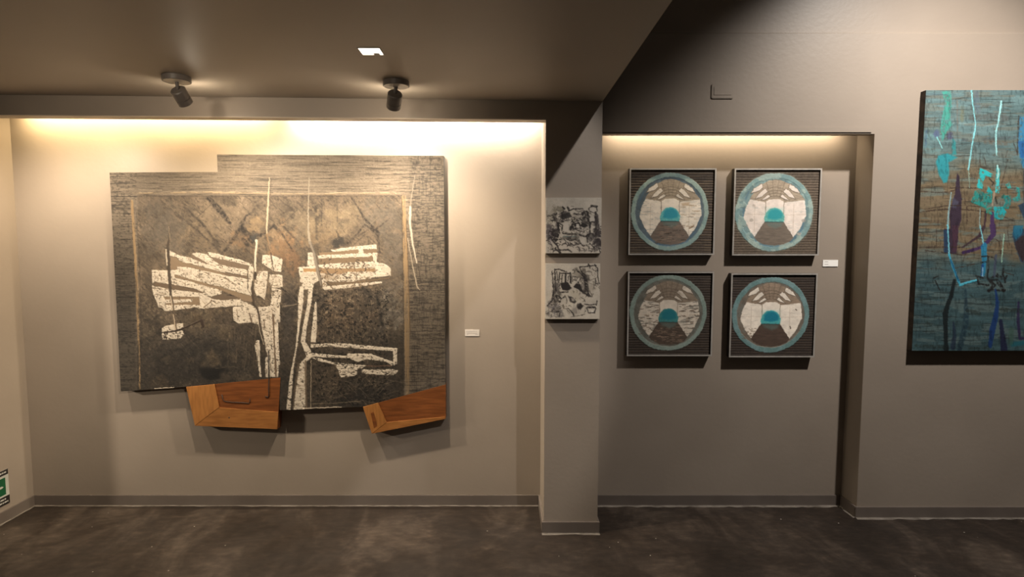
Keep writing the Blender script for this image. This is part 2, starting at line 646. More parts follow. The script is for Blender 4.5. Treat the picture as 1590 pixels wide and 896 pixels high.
card(722, 512, 744.3, 522, PAPER_GREY, [(0.08, 0.85, 0.27), (0.13, 0.85, 0.55), (0.13, 0.22, 0.74), (0.72, 0.9, 0.76)],
     'small pale grey title card beside the large painting')
card(1278, 403.7, 1301, 413.8, PAPER, [(0.12, 0.34, 0.28), (0.12, 0.36, 0.66)],
     'small bright white title card beside the four round pictures')

# ------------------------------------------------------------------ safety sign low on the left reveal
SIGN_BLACK = noise_mat('sign_black', (0.012, 0.010, 0.010), (0.02, 0.017, 0.016), 20, 0.45)
SIGN_GREEN = noise_mat('sign_green', (0.006, 0.075, 0.028), (0.008, 0.09, 0.034), 20, 0.45)
SIGN_WHITE = noise_mat('sign_pale', (0.40, 0.40, 0.36), (0.46, 0.46, 0.42), 20, 0.45)
ya, zta = on_x(16, 725.5, XL + 0.003)
yb_, zbb = on_x(11.5, 782, XL + 0.003)
ye = (ya + yb_) / 2
sw = 0.20
sg = empty('safety_sign', (XL, ye - sw / 2, zbb), 'green, white and black safety sign low on the left wall', 'sign')
zt, zb = zta, zbb
hh = zt - zb


def sx_box(name, mat, ya_, yb2, za, zb2, d0, d1):
    return box(name, mat, XL + d0, XL + d1, ya_, yb2, za, zb2, sg)


sx_box('plate', SIGN_WHITE, ye - sw, ye, zb, zt, 0.0012, 0.003)
sx_box('top_band', SIGN_BLACK, ye - sw, ye, zt - hh * 0.15, zt, 0.003, 0.0036)
sx_box('bottom_band', SIGN_BLACK, ye - sw, ye, zb, zb + hh * 0.24, 0.003, 0.0036)
sx_box('green_field', SIGN_GREEN, ye - sw + 0.02, ye - 0.022, zb + hh * 0.29, zt - hh * 0.22, 0.003, 0.0036)
# pale arrow, its tip nearly at the field's right edge
zm = zb + hh * 0.53
bm = bmesh.new()
for pts in ([(ye - 0.16, zm - 0.006), (ye - 0.048, zm - 0.006), (ye - 0.036, zm), (ye - 0.048, zm + 0.006), (ye - 0.16, zm + 0.006)],):
    a = [bm.verts.new((XL + 0.0036, p[0], p[1])) for p in pts]
    b = [bm.verts.new((XL + 0.0042, p[0], p[1])) for p in pts]
    bm.faces.new(a)
    bm.faces.new(b[::-1])
    for i in range(len(pts)):
        j = (i + 1) % len(pts)
        bm.faces.new((a[i], a[j], b[j], b[i]))
bm_obj('arrow', bm, SIGN_WHITE, sg)
for zz, y_0, y_1 in ((zb + hh * 0.165, ye - 0.165, ye - 0.026), (zb + hh * 0.075, ye - 0.18, ye - 0.012),
                     (zt - hh * 0.075, ye - 0.17, ye - 0.014)):
    rnd = random.Random(9)
    y = y_0
    while y < y_1:
        l = min(0.008 + 0.014 * rnd.random(), y_1 - y)
        sx_box('print_mark', SIGN_WHITE, y, y + l, zz - 0.004, zz + 0.004, 0.0036, 0.0041)
        y += l + 0.004

# ------------------------------------------------------------------ painting by code: colour and relief per vertex
_tabs = {}


def vnoise(x, y, seed=0):
    if seed not in _tabs:
        _tabs[seed] = np.random.RandomState(seed + 17).rand(257, 257)
    t = _tabs[seed]
    xi, yi = np.floor(x).astype(int), np.floor(y).astype(int)
    fx, fy = x - xi, y - yi
    fx, fy = fx * fx * (3 - 2 * fx), fy * fy * (3 - 2 * fy)
    a, b = xi % 256, yi % 256
    return ((t[a, b] * (1 - fx) + t[a + 1, b] * fx) * (1 - fy) + (t[a, b + 1] * (1 - fx) + t[a + 1, b + 1] * fx) * fy)


def fbm(x, y, octv=4, seed=0, gain=0.55):
    s, a, tot = 0, 1.0, 0
    for o in range(octv):
        s = s + a * vnoise(x * 2 ** o + 13.7 * o, y * 2 ** o + 7.3 * o, seed + o)
        tot += a
        a *= gain
    return s / tot


def sstep(a, b, x):
    t = np.clip((x - a) / (b - a), 0, 1)
    return t * t * (3 - 2 * t)


def Z(x0, y0, s, *pts):
    return [(x0 + p[0] / s, y0 + p[1] / s) for p in pts]


class Paint:
    """a painting surface: x, y give the place on it, col its paint (0-255), hgt its relief in metres"""

    def __init__(self, x, y, warp=1.0, freq=0.35):
        self.x, self.y = x, y
        self.col = np.zeros((len(x), 3))
        self.hgt = np.zeros(len(x))
        self.wx = (fbm(x * freq, y * freq, 3, 51) - 0.5) * 2.2 * warp
        self.wy = (fbm(x * freq, y * freq, 3, 61) - 0.5) * 2.2 * warp
        self.rx, self.ry = x + self.wx, y + self.wy

    def put(self, idx, a, color, h):
        c = np.asarray(color, float)
        a3 = a[:, None]
        self.col[idx] = self.col[idx] * (1 - a3) + (c if c.ndim == 1 else c[idx]) * a3
        if h:
            self.hgt[idx] = np.where(a > 0.5, self.hgt[idx] * 0 + h, self.hgt[idx])

    def near(self, x0, x1, y0, y1, m):
        return np.nonzero((self.rx > x0 - m) & (self.rx < x1 + m) & (self.ry > y0 - m) & (self.ry < y1 + m))[0]

    def fill(self, pts, color, alpha=1.0, soft=0.7, h=0.0, mask=None):
        p = np.asarray(pts, float)
        i = self.near(p[:, 0].min(), p[:, 0].max(), p[:, 1].min(), p[:, 1].max(), soft + 1)
        if not len(i):
            return
        x, y = self.rx[i], self.ry[i]
        ins = np.zeros(len(i), bool)
        d = np.full(len(i), 1e9)
        n = len(p)
        for k in range(n):
            ax, ay = p[k]
            bx, by = p[(k + 1) % n]
            if ay != by:
                c = ((ay > y) != (by > y)) & (x < (bx - ax) * (y - ay) / (by - ay) + ax)
                ins ^= c
            ex, ey = bx - ax, by - ay
            L = ex * ex + ey * ey + 1e-9
            t = np.clip(((x - ax) * ex + (y - ay) * ey) / L, 0, 1)
            d = np.minimum(d, np.hypot(x - ax - t * ex, y - ay - t * ey))
        sd = np.where(ins, d, -d)
        a = np.clip(0.5 + sd / soft, 0, 1) * alpha
        if mask is not None:
            a = a * mask[i]
        self.put(i, a, color, h)

    def stroke(self, pts, w, color, alpha=1.0, soft=0.7, h=0.0, mask=None):
        """w: one width or one per point"""
        ws = list(w) if isinstance(w, (list, tuple)) else [w] * len(pts)
        p = np.asarray(pts, float)
        mw = max(ws)
        i = self.near(p[:, 0].min(), p[:, 0].max(), p[:, 1].min(), p[:, 1].max(), mw + soft)
        if not len(i):
            return
        x, y = self.rx[i], self.ry[i]
        best = np.full(len(i), -1e9)
        for k in range(len(p) - 1):
            ax, ay = p[k]
            ex, ey = p[k + 1] - p[k]
            L = ex * ex + ey * ey + 1e-9
            t = np.clip(((x - ax) * ex + (y - ay) * ey) / L, 0, 1)
            r = (ws[k] + (ws[k + 1] - ws[k]) * t) / 2
            best = np.maximum(best, r - np.hypot(x - ax - t * ex, y - ay - t * ey))
        a = np.clip(0.5 + best / soft, 0, 1) * alpha
        if mask is not None:
            a = a * mask[i]
        self.put(i, a, color, h)

    def blob(self, cx, cy, rx, ry, color, alpha=0.8, seed=5, rot=0.0):
        m = max(rx, ry) * 1.8
        i = self.near(cx - m, cx + m, cy - m, cy + m, 0)
        if not len(i):
            return
        dx, dy = self.x[i] - cx, self.y[i] - cy
        c, s = math.cos(rot), math.sin(rot)
        q = ((dx * c + dy * s) / rx) ** 2 + ((-dx * s + dy * c) / ry) ** 2
        n = fbm(self.x[i] * 0.13, self.y[i] * 0.13, 5, seed, 0.65)
        a = np.clip(1.15 - q * 0.9 - (n - 0.5) * 4.2, 0, 1) * alpha
        self.put(i, a, color, 0)


def sheet(name, segs, Y, painter, parent, mat, kx, rough_h=1.0):
    """dense painted sheet: segs = (x0, x1, top(x), bottom(x)); kx = vertices per metre"""
    V, Fc = [], []
    off = 0
    for x0, x1, top, bot in segs:
        nx = max(2, int((x1 - x0) * kx))
        nz = max(2, int((max(top(x0), top(x1)) - min(bot(x0), bot(x1))) * kx))
        u = np.linspace(x0, x1, nx + 1)
        tz = np.array([top(q) for q in u])
        bz = np.array([bot(q) for q in u])
        w = np.linspace(0, 1, nz + 1)
        X = np.repeat(u, nz + 1)
        Zz = (tz[:, None] + (bz - tz)[:, None] * w[None, :]).ravel()
        V.append(np.stack([X, np.full_like(X, Y), Zz], 1))
        a = (np.arange(nx)[:, None] * (nz + 1) + np.arange(nz)[None, :]).ravel() + off
        Fc.append(np.stack([a, a + 1, a + nz + 2, a + nz + 1], 1))
        off += len(X)
    V, Fc = np.concatenate(V), np.concatenate(Fc)
    col, hgt = painter(V)
    V[:, 1] -= hgt * rough_h
    me = bpy.data.meshes.new(name)
    me.vertices.add(len(V))
    me.vertices.foreach_set('co', V.ravel())
    me.loops.add(len(Fc) * 4)
    me.loops.foreach_set('vertex_index', Fc.ravel().astype(np.int32))
    me.polygons.add(len(Fc))
    me.polygons.foreach_set('loop_start', np.arange(0, len(Fc) * 4, 4, dtype=np.int32))
    me.update(calc_edges=True)
    at = me.color_attributes.new('paint', 'FLOAT_COLOR', 'POINT')
    rgba = np.ones((len(V), 4), np.float32)
    rgba[:, :3] = lin(np.clip(col, 0, 255))
    at.data.foreach_set('color', rgba.ravel())
    me.validate()
    return link(name, me, mat, parent, True)


PAINT = paint_mat('layered_paint')
PAINT_SATIN = paint_mat('satin_paint', 0.5, 0.4)

# ================================================================== the large shaped painting
YF = YB - 0.058


def pw(x, y):
    return on_y(x, y, YF)


def lerpf(a, b):
    return lambda q: a[1] + (b[1] - a[1]) * (q - a[0]) / (b[0] - a[0])


tl, ts0, ts1, tr = pw(171, 268), pw(337.5, 267), pw(337.5, 240), pw(688.5, 242)
bl, b1, b2 = pw(187, 608), pw(290, 600.5), pw(435, 586.3)
b3, b4, br = pw(432, 637), pw(564, 631.5), pw(692, 597)
xl, xs, xr = (tl[0] + bl[0]) / 2, (ts0[0] + ts1[0]) / 2, (tr[0] + br[0]) / 2
xm = (b2[0] + b3[0]) / 2 + 0.001
topA, topB = lerpf(tl, ts0), lerpf(ts1, tr)
botA, botB, botC, botD = lerpf(bl, b1), lerpf(b1, b2), lerpf(b3, b4), lerpf(b4, br)
segs = [(xl, b1[0], topA, botA), (b1[0], xs, topA, botB), (xs, xm, topB, botB), (xm, b4[0], topB, botC),
        (b4[0], xr, topB, botD)]


def paint_large(V):
    x, y = to_px(V[:, 0], V[:, 1], V[:, 2])
    p = Paint(x, y, 0.75)
    WHITE = (178, 168, 153)
    # ground: grey-brown, horizontally combed on the border, clouded inside
    comb = fbm(x * 0.030, y * 0.62, 4, 1)
    comb2 = fbm(x * 0.022, y * 0.9, 4, 7)
    mott = fbm(x * 0.045, y * 0.045, 5, 3)
    vert = fbm(x * 0.75, y * 0.05, 3, 21)
    grain = fbm(x * 0.5, y * 0.5, 3, 9)
    border = np.array((131, 118, 102.0))[None, :] * (0.86 + 0.30 * comb)[:, None]
    border = border * (1 - 0.34 * sstep(0.56, 0.66, comb2) * (0.4 + 0.6 * sstep(0.4, 0.6, mott)))[:, None]
    border *= (0.90 + 0.2 * grain)[:, None]
    right = sstep(632, 640, x)
    border *= (1 - right * 0.28 * sstep(0.50, 0.64, fbm(x * 0.16, y * 0.55, 4, 31)))[:, None]
    border *= (1 - right * 0.2 * sstep(0.58, 0.68, fbm(x * 0.6, y * 0.10, 3, 33)))[:, None]
    border *= (1 - 0.10 * right)[:, None]
    left = 1 - sstep(208, 216, x)
    border *= (1 - left * sstep(300, 420, y) * 0.34)[:, None]  # light falloff down the left border, put into the paint
    border *= (1 - left * 0.28 * sstep(0.55, 0.66, fbm(x * 0.28, y * 0.5, 3, 35)))[:, None]
    inner = np.array((108, 95, 80.0))[None, :] * (0.62 + 0.74 * mott)[:, None] * (0.85 + 0.3 * grain)[:, None]
    inner *= (1 - 0.22 * sstep(0.55, 0.7, fbm(x * 0.10 + y * 0.10, y * 0.35 - x * 0.3, 3, 23)))[:, None]
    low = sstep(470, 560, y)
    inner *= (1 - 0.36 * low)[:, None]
    ins = sstep(212, 215, x) * (1 - sstep(626, 629, x)) * sstep(302, 304.5, y)
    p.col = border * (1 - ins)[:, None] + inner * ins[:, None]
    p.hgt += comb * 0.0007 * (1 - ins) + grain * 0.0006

    def darken(thr0, thr1, n, k, region):
        p.col *= (1 - k * sstep(thr0, thr1, n) * region)[:, None]
    # clouds of colour
    for b in ((245, 350, 26, 40, (98, 90, 80), .6), (262, 365, 30, 34, (100, 92, 82), .6),
              (330, 340, 26, 26, (136, 118, 94), .6), (365, 330, 20, 18, (132, 114, 92), .5),
              (395, 348, 17, 13, (152, 126, 92), .8), (377, 376, 20, 16, (136, 106, 76), .8),
              (440, 378, 24, 26, (150, 114, 80), .85), (455, 405, 18, 20, (132, 98, 70), .8),
              (428, 362, 14, 12, (150, 126, 96), .7), (470, 345, 24, 24, (138, 122, 98), .6),
              (512, 345, 34, 28, (148, 128, 98), .75), (545, 335, 20, 24, (146, 128, 100), .6),
              (500, 372, 26, 16, (138, 114, 84), .6), (590, 330, 26, 30, (112, 103, 91), .7),
              (612, 360, 20, 46, (100, 92, 82), .7), (608, 420, 18, 40, (116, 106, 95), .7),
              (605, 480, 22, 36, (118, 112, 104), .7), (585, 500, 12, 40, (66, 59, 52), .7),
              (540, 482, 46, 28, (98, 80, 62), .7), (520, 520, 42, 22, (84, 70, 56), .6),
              (565, 470, 22, 26, (74, 66, 58), .6), (492, 480, 16, 30, (64, 58, 52), .6),
              (448, 475, 13, 36, (70, 64, 60), .8), (446, 520, 12, 40, (78, 70, 64), .6),
              (300, 500, 40, 18, (104, 88, 68), .6), (330, 492, 34, 20, (110, 92, 70), .6),
              (360, 500, 26, 14, (84, 72, 60), .7), (375, 520, 22, 30, (72, 62, 53), .7),
              (280, 560, 54, 34, (64, 57, 51), .75), (330, 540, 40, 30, (66, 60, 54), .7),
              (350, 575, 60, 26, (60, 54, 48), .7), (330, 556, 13, 11, (112, 96, 76), .85),
              (345, 512, 18, 12, (106, 92, 75), .6), (226, 570, 16, 60, (66, 59, 52), .6),
              (232, 480, 14, 70, (92, 79, 64), .5),
              (510, 590, 46, 22, (94, 80, 64), .6), (565, 605, 40, 26, (52, 47, 43), .8),
              (600, 590, 20, 50, (62, 56, 50), .7), (555, 620, 36, 14, (44, 40, 37), .8),
              (500, 622, 20, 12, (70, 60, 50), .6), (470, 600, 14, 40, (92, 82, 70), .4),
              (440, 620, 9, 24, (58, 52, 47), .6), (612, 560, 14, 40, (74, 67, 59), .6)):
        cc = tuple(0.7 * q + 0.3 * w_ for q, w_ in zip(b[4], [sum(b[4]) / 3 * f for f in (1.1, 1.0, 0.88)]))
        p.blob(*b[:4], cc, b[5], seed=int(b[0]) % 40)
    for k in range(110):                      # small smeared patches of the lower field
        rnd = random.Random(1500 + k)
        bx, by = rnd.uniform(225, 618), rnd.uniform(455, 630)
        p.blob(bx, by, rnd.uniform(4, 16), rnd.uniform(3, 9), rnd.choice(((48, 43, 38), (56, 49, 43), (92, 77, 60), (84, 72, 58), (70, 62, 54), (104, 92, 76))),
               rnd.uniform(.3, .65), k % 37, rnd.uniform(-.9, .9))
    for k in range(50):
        rnd = random.Random(1700 + k)
        bx, by = rnd.uniform(225, 618), rnd.uniform(312, 440)
        p.blob(bx, by, rnd.uniform(5, 18), rnd.uniform(3, 9), rnd.choice(((80, 72, 64), (128, 112, 92), (92, 83, 73), (134, 116, 92))),
               rnd.uniform(.25, .5), k % 37, rnd.uniform(-.9, .9))
    p.blob(337, 577, 18, 9, (30, 27, 25), 1.0, 8)
    p.blob(340, 582, 10, 6, (26, 24, 23), 1.0, 9)
    mask_r = 0.35 + 0.65 * sstep(0.38, 0.6, fbm(x * 0.35, y * 0.35, 3, 41))
    DK = (46, 41, 37)
    for pts, w, a in (([(324, 308), (340, 325), (357, 346)], (6, 9, 4), .75),
                      ([(286, 322), (312, 345), (342, 384)], (3, 4, 3), .5), ([(272, 330), (300, 352), (344, 392)], 2.4, .5),
                      ([(345, 394), (360, 375), (374, 352)], (4, 5, 5), .6), ([(374, 350), (382, 336), (392, 330)], (7, 3, 1.5), .7),
                      ([(376, 354), (390, 372), (400, 382)], (7, 9, 4), .8), ([(400, 368), (410, 362), (424, 352)], (6, 3, 3), .7),
                      ([(378, 372), (384, 380)], 6, .6), ([(425, 350), (440, 366), (455, 390)], (5, 3, 2), .6),
                      ([(440, 352), (462, 375)], 2, .5), ([(392, 368), (392, 396)], 1.0, .5),
                      ([(545, 306), (556, 322), (566, 340), (588, 362)], (2, 2, 4, 2), .7),
                      ([(540, 378), (556, 362), (566, 349), (580, 358)], (2.5, 2, 2, 4), .75),
                      ([(584, 356), (604, 340)], (3, 1), .6), ([(548, 372), (572, 356)], 1.5, .6),
                      ([(586, 360), (590, 392)], (5, 2), .5), ([(522, 358), (530, 376)], 2, .6),
                      ([(500, 310), (499, 350)], 1.2, .5), ([(523, 310), (524, 345)], 1.0, .5),
                      ([(490, 320), (492, 370)], 3.5, .35), ([(438, 448), (450, 458), (464, 466)], (2, 4, 2), .8),
                      ([(440, 470), (456, 462), (462, 450)], 2, .8), ([(442, 456), (464, 474)], 1.5, .8),
                      ([(585, 460), (592, 500), (600, 530)], (3, 5, 3), .6)):
        p.stroke(pts, w, DK, min(1, a * 1.35), 2.5, mask=mask_r)
    p.blob(528, 377, 11, 7, (56, 52, 48), .95, 12)
    p.blob(397, 369, 8, 6, (66, 64, 62), .9, 13)
    for k in range(60):                       # fine hatching of the clouded field
        rnd = random.Random(300 + k)
        hx, hy = rnd.uniform(225, 615), rnd.uniform(310, 600)
        an = rnd.choice((-0.75, 0.75, 1.5, 0.9))
        l = rnd.uniform(8, 30)
        p.stroke([(hx, hy), (hx + l * math.cos(an), hy + l * math.sin(an))], rnd.uniform(0.6, 1.3),
                 rnd.choice(((58, 52, 46), (74, 66, 58), (140, 126, 106))), 0.45, 0.8)
    # pale lines of the drawn inner frame
    m2 = 0.25 + 0.75 * sstep(0.40, 0.55, fbm(x * 0.12, y * 0.6, 3, 43))
    p.stroke([(207, 300), (330, 299), (450, 301), (520, 301), (620, 300)], (2.0, 3.0, 1.6, 3.4, 2.6), (170, 148, 118), .75, 1.2, 0.002, m2)
    p.stroke([(207, 304.5), (400, 305), (625, 304)], 1.1, (74, 66, 57), .8, 0.8, mask=m2)
    p.stroke([(172, 274), (260, 275), (337, 275)], 1.1, (70, 63, 55), .8, 0.8, mask=m2)
    for yy, x0, x1 in ((292, 205, 330), (276, 338, 686), (266, 440, 560), (260, 345, 420), (254, 440, 500), (249, 560, 640),
                       (289, 350, 600), (283, 210, 330), (294, 420, 560), (256, 345, 686), (264, 600, 680), (282, 420, 520)):
        p.stroke([(x0, yy), ((x0 + x1) / 2, yy + 1.2), (x1, yy + 0.4)], 1.0, (76, 68, 59), .75, 0.8, mask=m2)
    tan = (160, 133, 98)
    mt = 0.35 + 0.65 * sstep(0.35, 0.5, fbm(x * 0.8, y * 0.06, 3, 45))
    p.stroke([(205, 312), (207.5, 350), (210, 400), (213, 450), (214.5, 500), (216, 545), (217, 604)], (4, 4.5, 4.5, 4, 4, 3, 2.4), tan, .9, 1.2, 0.002, mt)
    p.stroke([(212, 330), (217, 420), (220, 560)], 1.4, (60, 53, 46), .45, 1.0)
    p.stroke([(627, 306), (628, 360), (630, 420), (632, 470), (632, 540), (633, 612)], (6, 6.5, 7.5, 8, 7.5, 5), tan, .9, 1.4, 0.002, mt)
    p.stroke([(631, 340), (634, 420), (637, 520)], 1.2, (84, 64, 44), .7, 0.8)
    p.stroke([(624, 310), (626, 420), (628, 600)], 1.0, (70, 58, 46), .6, 0.8)
    # ladder hatching of the left border
    for k in range(26):
        yy = 416 + k * 4.6
        rnd = random.Random(k)
        p.stroke([(182 + rnd.random() * 4, yy), (198 + rnd.random() * 6, yy + 0.6)], 1.0, (62, 55, 48), .6, 0.8)
    for xx in (186, 193, 200):
        p.stroke([(xx, 412), (xx + 3, 520)], 0.9, (62, 55, 48), .5, 0.8)
    for k in range(70):                       # short cuts of the right border
        rnd = random.Random(100 + k)
        xx, yy = rnd.uniform(640, 686), rnd.uniform(262, 590)
        l = rnd.uniform(4, 16)
        if rnd.random() < .65:
            p.stroke([(xx, yy), (xx + l, yy)], 0.9, (64, 57, 50), .65, 0.8)
        else:
            p.stroke([(xx, yy), (xx, yy + l)], 0.9, (64, 57, 50), .6, 0.8)

    # smoky darks and pale shapes of the lower left
    sm = 0.3 + 0.7 * sstep(.35, .6, fbm(x * 0.08, y * 0.12, 5, 47, 0.65))
    p.fill([(243, 560), (262, 548), (284, 540), (308, 526), (336, 524), (352, 536), (366, 560), (352, 576), (300, 592), (246, 599)], (44, 39, 34), .6, 16, mask=sm)
    p.fill([(338, 506), (352, 512), (360, 518), (360, 530), (340, 526)], (112, 97, 77), .6, 6, mask=sm)
    p.fill([(312, 568), (322, 552), (329, 542), (335, 552), (343, 567)], (104, 89, 69), .8, 6, mask=sm)
    p.fill([(309.5, 572), (350, 571.5), (343, 588), (322, 590), (312, 582)], (20, 18, 17), .95, 3)
    p.fill([(342, 578), (358, 576), (356, 592), (340, 592)], (82, 71, 59), .6, 5)
    p.stroke([(243, 560), (262, 548), (284, 541), (308, 526)], (3, 5, 4, 2), (38, 34, 30), .6, 3)
    p.stroke([(335, 572), (364, 569)], 0.8, (116, 102, 84), .7, 0.8)
    p.stroke([(354, 525), (354, 572)], 0.7, (116, 102, 84), .6, 0.8)
    # broken texture of the inner field
    tex = fbm(x * 0.30, y * 0.34, 4, 49, 0.7)
    rg = sstep(478, 492, x) * (1 - sstep(598, 612, x)) * sstep(440, 456, y)
    k_ = ins * (0.10 + 0.16 * sstep(430, 480, y) + 0.42 * rg)
    p.col *= (1 - k_ * sstep(.54, .66, tex))[:, None]
    p.col *= (1 + ((0.10 + 0.16 * sstep(430, 480, y)) * ins + 0.25 * rg) * sstep(.56, .68, fbm(x * 0.34, y * 0.28, 4, 53, 0.7)))[:, None]
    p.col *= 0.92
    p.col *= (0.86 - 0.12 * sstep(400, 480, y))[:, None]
    # white passages: flecked, slightly raised
    fleck = fbm(x * 0.42, y * 0.50, 4, 71)
    flv = fbm(x * 0.22, y * 0.9, 3, 73)
    tone = np.array(WHITE)[None, :] * (0.86 + 0.22 * fbm(x * 0.2, y * 0.2, 3, 75))[:, None]
    worn = (1 - 0.8 * sstep(0.64, 0.69, fleck)) * (1 - 0.5 * sstep(0.68, 0.76, flv))
    worn2 = (1 - 0.85 * sstep(0.58, 0.64, fleck)) * (1 - 0.6 * sstep(0.62, 0.70, flv))
    A = lambda *q: Z(230, 370, 8.958, *q)
    B = lambda *q: Z(340, 370, 8.958, *q)
    Cc = lambda *q: Z(450, 370, 8.959, *q)
    D = lambda *q: Z(230, 460, 11.2, *q)
    E = lambda *q: Z(350, 460, 6.4, *q)
    G = lambda *q: Z(430, 440, 4.48, *q)

    def white(pts, m=worn):
        p.fill(pts, tone, .96, 0.8, 0.0016, m)

    def slot(pts, c=(112, 96, 78)):
        p.fill(pts, c, .95, 0.7, 0.0006)
    # left hand
    white(A((300, 170), (400, 220), (445, 245), (560, 262), (690, 310), (830, 357), (960, 425), (1075, 465), (1075, 478), (960, 455),
            (720, 390), (600, 360), (490, 345), (430, 305), (390, 260), (305, 250)))
    white(A((605, 218), (680, 198), (815, 222), (850, 258), (930, 320), (1000, 372), (1075, 375)) +
          B((140, 395), (400, 440), (395, 525), (250, 500), (90, 470)) + A((1000, 445), (830, 357), (690, 275)))
    white(A((835, 195), (960, 215), (1075, 250)) + B((180, 270), (300, 300), (425, 350), (430, 372), (400, 380), (180, 325), (0, 290)) +
          A((1000, 285), (850, 252)))
    white(A((410, 395), (560, 405), (720, 440), (900, 480), (1075, 520)) + B((250, 540), (395, 570), (400, 720), (450, 802), (135, 712), (0, 668)) +
          A((1000, 672), (700, 605), (560, 562), (375, 503), (330, 520), (320, 640), (290, 640), (90, 605), (60, 640), (50, 440), (275, 447),
            (400, 440)))
    white(A((325, 500), (372, 505), (372, 550), (560, 590), (720, 645), (1030, 720), (1020, 772), (880, 812), (740, 765), (640, 697), (330, 643)))
    white(A((50, 650), (90, 668), (330, 710), (740, 764), (880, 770), (880, 830)) + D((1010, 0), (1095, 5), (1100, 40), (1180, 60), (1344, 60)) +
          [(374.6, 464.3), (375, 474.8), (350, 476.5)] +
          D((1240, 190), (1000, 215), (900, 214), (830, 196), (560, 232), (420, 252), (290, 258), (255, 212), (180, 190), (150, 100), (100, 0)))
    slot(A((310, 262), (390, 268), (440, 322), (600, 366), (720, 394), (1075, 482), (1075, 518), (900, 478), (720, 438), (560, 403),
           (410, 393), (400, 438), (312, 438)))
    slot(A((600, 232), (700, 272), (830, 350), (820, 362), (690, 314), (600, 262)), (98, 84, 70))
    slot(A((850, 258), (1000, 290), (1075, 303)) + B((180, 330), (405, 382), (405, 440), (140, 396), (0, 362)) + A((1000, 370), (930, 322)), (98, 84, 70))
    slot(B((0, 462), (250, 508), (395, 528), (395, 560), (250, 536), (90, 510)), (96, 82, 68))
    slot(A((375, 505), (560, 565), (720, 602), (1000, 676)) + B((0, 670), (135, 714), (450, 804), (470, 884), (340, 870), (270, 822), (60, 737), (0, 722)) +
         A((1000, 715), (720, 640), (560, 582), (372, 545)))
    slot(A((90, 610), (330, 647), (640, 697), (800, 764), (740, 762), (330, 706), (90, 662)), (86, 73, 60))
    slot(D((270, 10), (890, 10), (905, 155), (300, 150), (320, 122), (470, 115), (770, 95), (770, 52), (450, 60), (285, 55)), (104, 88, 70))
    slot(A((870, 822), (1010, 780), (1075, 778)) + B((60, 790), (240, 812), (310, 842), (60, 868)) + D((1250, 70), (1160, 60), (1098, 36), (1085, 10)), (82, 70, 58))
    p.stroke(D((1110, 70), (1040, 140), (970, 190)), 1.6, (84, 70, 56), .9, 0.8)
    for pts in (B((20, 415), (60, 430), (110, 445)), B((20, 540), (110, 560), (170, 600), (250, 650)), B((60, 680), (110, 640), (150, 660)),
                B((80, 560), (150, 585), (210, 640)), B((240, 560), (300, 600)), A((640, 520), (700, 545), (760, 545)), A((760, 460), (850, 500)),
                A((90, 785), (260, 785)), A((560, 280), (580, 300)), A((380, 560), (400, 620)), A((520, 610), (520, 660)),
                A((160, 470), (170, 530)), A((190, 550), (190, 580)), D((1160, 110), (1200, 130), (1230, 100))):
        p.stroke(pts, 1.1, (84, 71, 58), .85, 0.7, mask=mask_r)
    for k in range(90):
        rnd = random.Random(560 + k)
        a0, b0 = rnd.uniform(238, 385), rnd.uniform(388, 480)
        if rnd.random() < .6:
            q = [(a0, b0), (a0 + rnd.uniform(4, 12), b0 + rnd.uniform(1, 4))]
        else:
            q = [(a0, b0), (a0 + rnd.uniform(-1.5, 1.5), b0 + rnd.uniform(2, 6))]
        p.stroke(q, rnd.uniform(.6, 1.2), rnd.choice(((84, 70, 57), (110, 94, 76), (66, 56, 47))), .7, 0.6)
    # body of the left figure
    white(B((430, 360), (455, 360), (482, 420), (482, 480), (468, 600), (452, 790), (405, 725), (412, 420)))
    p.stroke(B((405, 430), (402, 700)), 1.2, (62, 53, 45), .9, 0.7)
    white(B((560, 460), (680, 455), (675, 560), (640, 855), (560, 800), (520, 800), (490, 700), (500, 600), (540, 500)))
    white(B((605, 230), (700, 235), (750, 245), (780, 250), (885, 290), (865, 470), (755, 460), (690, 410), (600, 350)))
    white(B((710, 500), (880, 510), (885, 680), (740, 690), (690, 590)), worn2)
    white(B((735, 690), (870, 720), (860, 900), (725, 900)), worn2)
    p.stroke(B((720, 205), (740, 330), (760, 460)), (2.6, 2.0, 1.4), (66, 56, 48), .9, 0.8)
    white(E((75, 110), (165, 100), (165, 45), (270, 92), (322, 130), (335, 280), (260, 262), (130, 272), (80, 240)))
    white(E((325, 110), (440, 100), (470, 20), (550, 10), (540, 75), (545, 250), (525, 262), (530, 480), (543, 680), (530, 690), (530, 802), (430, 805),
            (400, 805), (395, 620), (415, 600), (380, 400), (345, 220)))
    slot(E((465, 178), (484, 178), (495, 520), (512, 690), (510, 805), (494, 805), (482, 500), (470, 300)), (84, 70, 57))
    p.stroke(E((430, 640), (432, 805)), 1.6, (58, 49, 42), .9, 0.8)
    p.stroke(E((240, 170), (265, 265)), 2.2, (76, 64, 53), .9, 0.8)
    p.stroke(E((115, 130), (125, 230)), 1.1, (90, 76, 62), .8, 0.8)
    p.stroke(E((385, 240), (390, 320)), 1.6, (76, 64, 53), .8, 0.8)
    white(E((310, 440), (335, 435), (345, 500), (345, 660), (360, 802), (338, 802), (320, 640), (290, 490)))
    # right hand
    white(Cc((570, 160), (860, 122), (1205, 85), (1207, 152), (950, 156), (600, 192)))
    white(Cc((945, 130), (1015, 130), (1030, 212), (960, 208)))
    white(Cc((385, 240), (560, 230), (900, 214), (1220, 200), (1215, 250), (1110, 262), (900, 268), (400, 284)))
    white(Cc((1150, 235), (1215, 215), (1205, 350), (1165, 330)))
    white(Cc((390, 370), (600, 350), (1165, 318), (1340, 365), (1400, 420), (1407, 520), (1200, 542), (880, 602), (500, 606), (440, 590), (420, 440)), worn2)
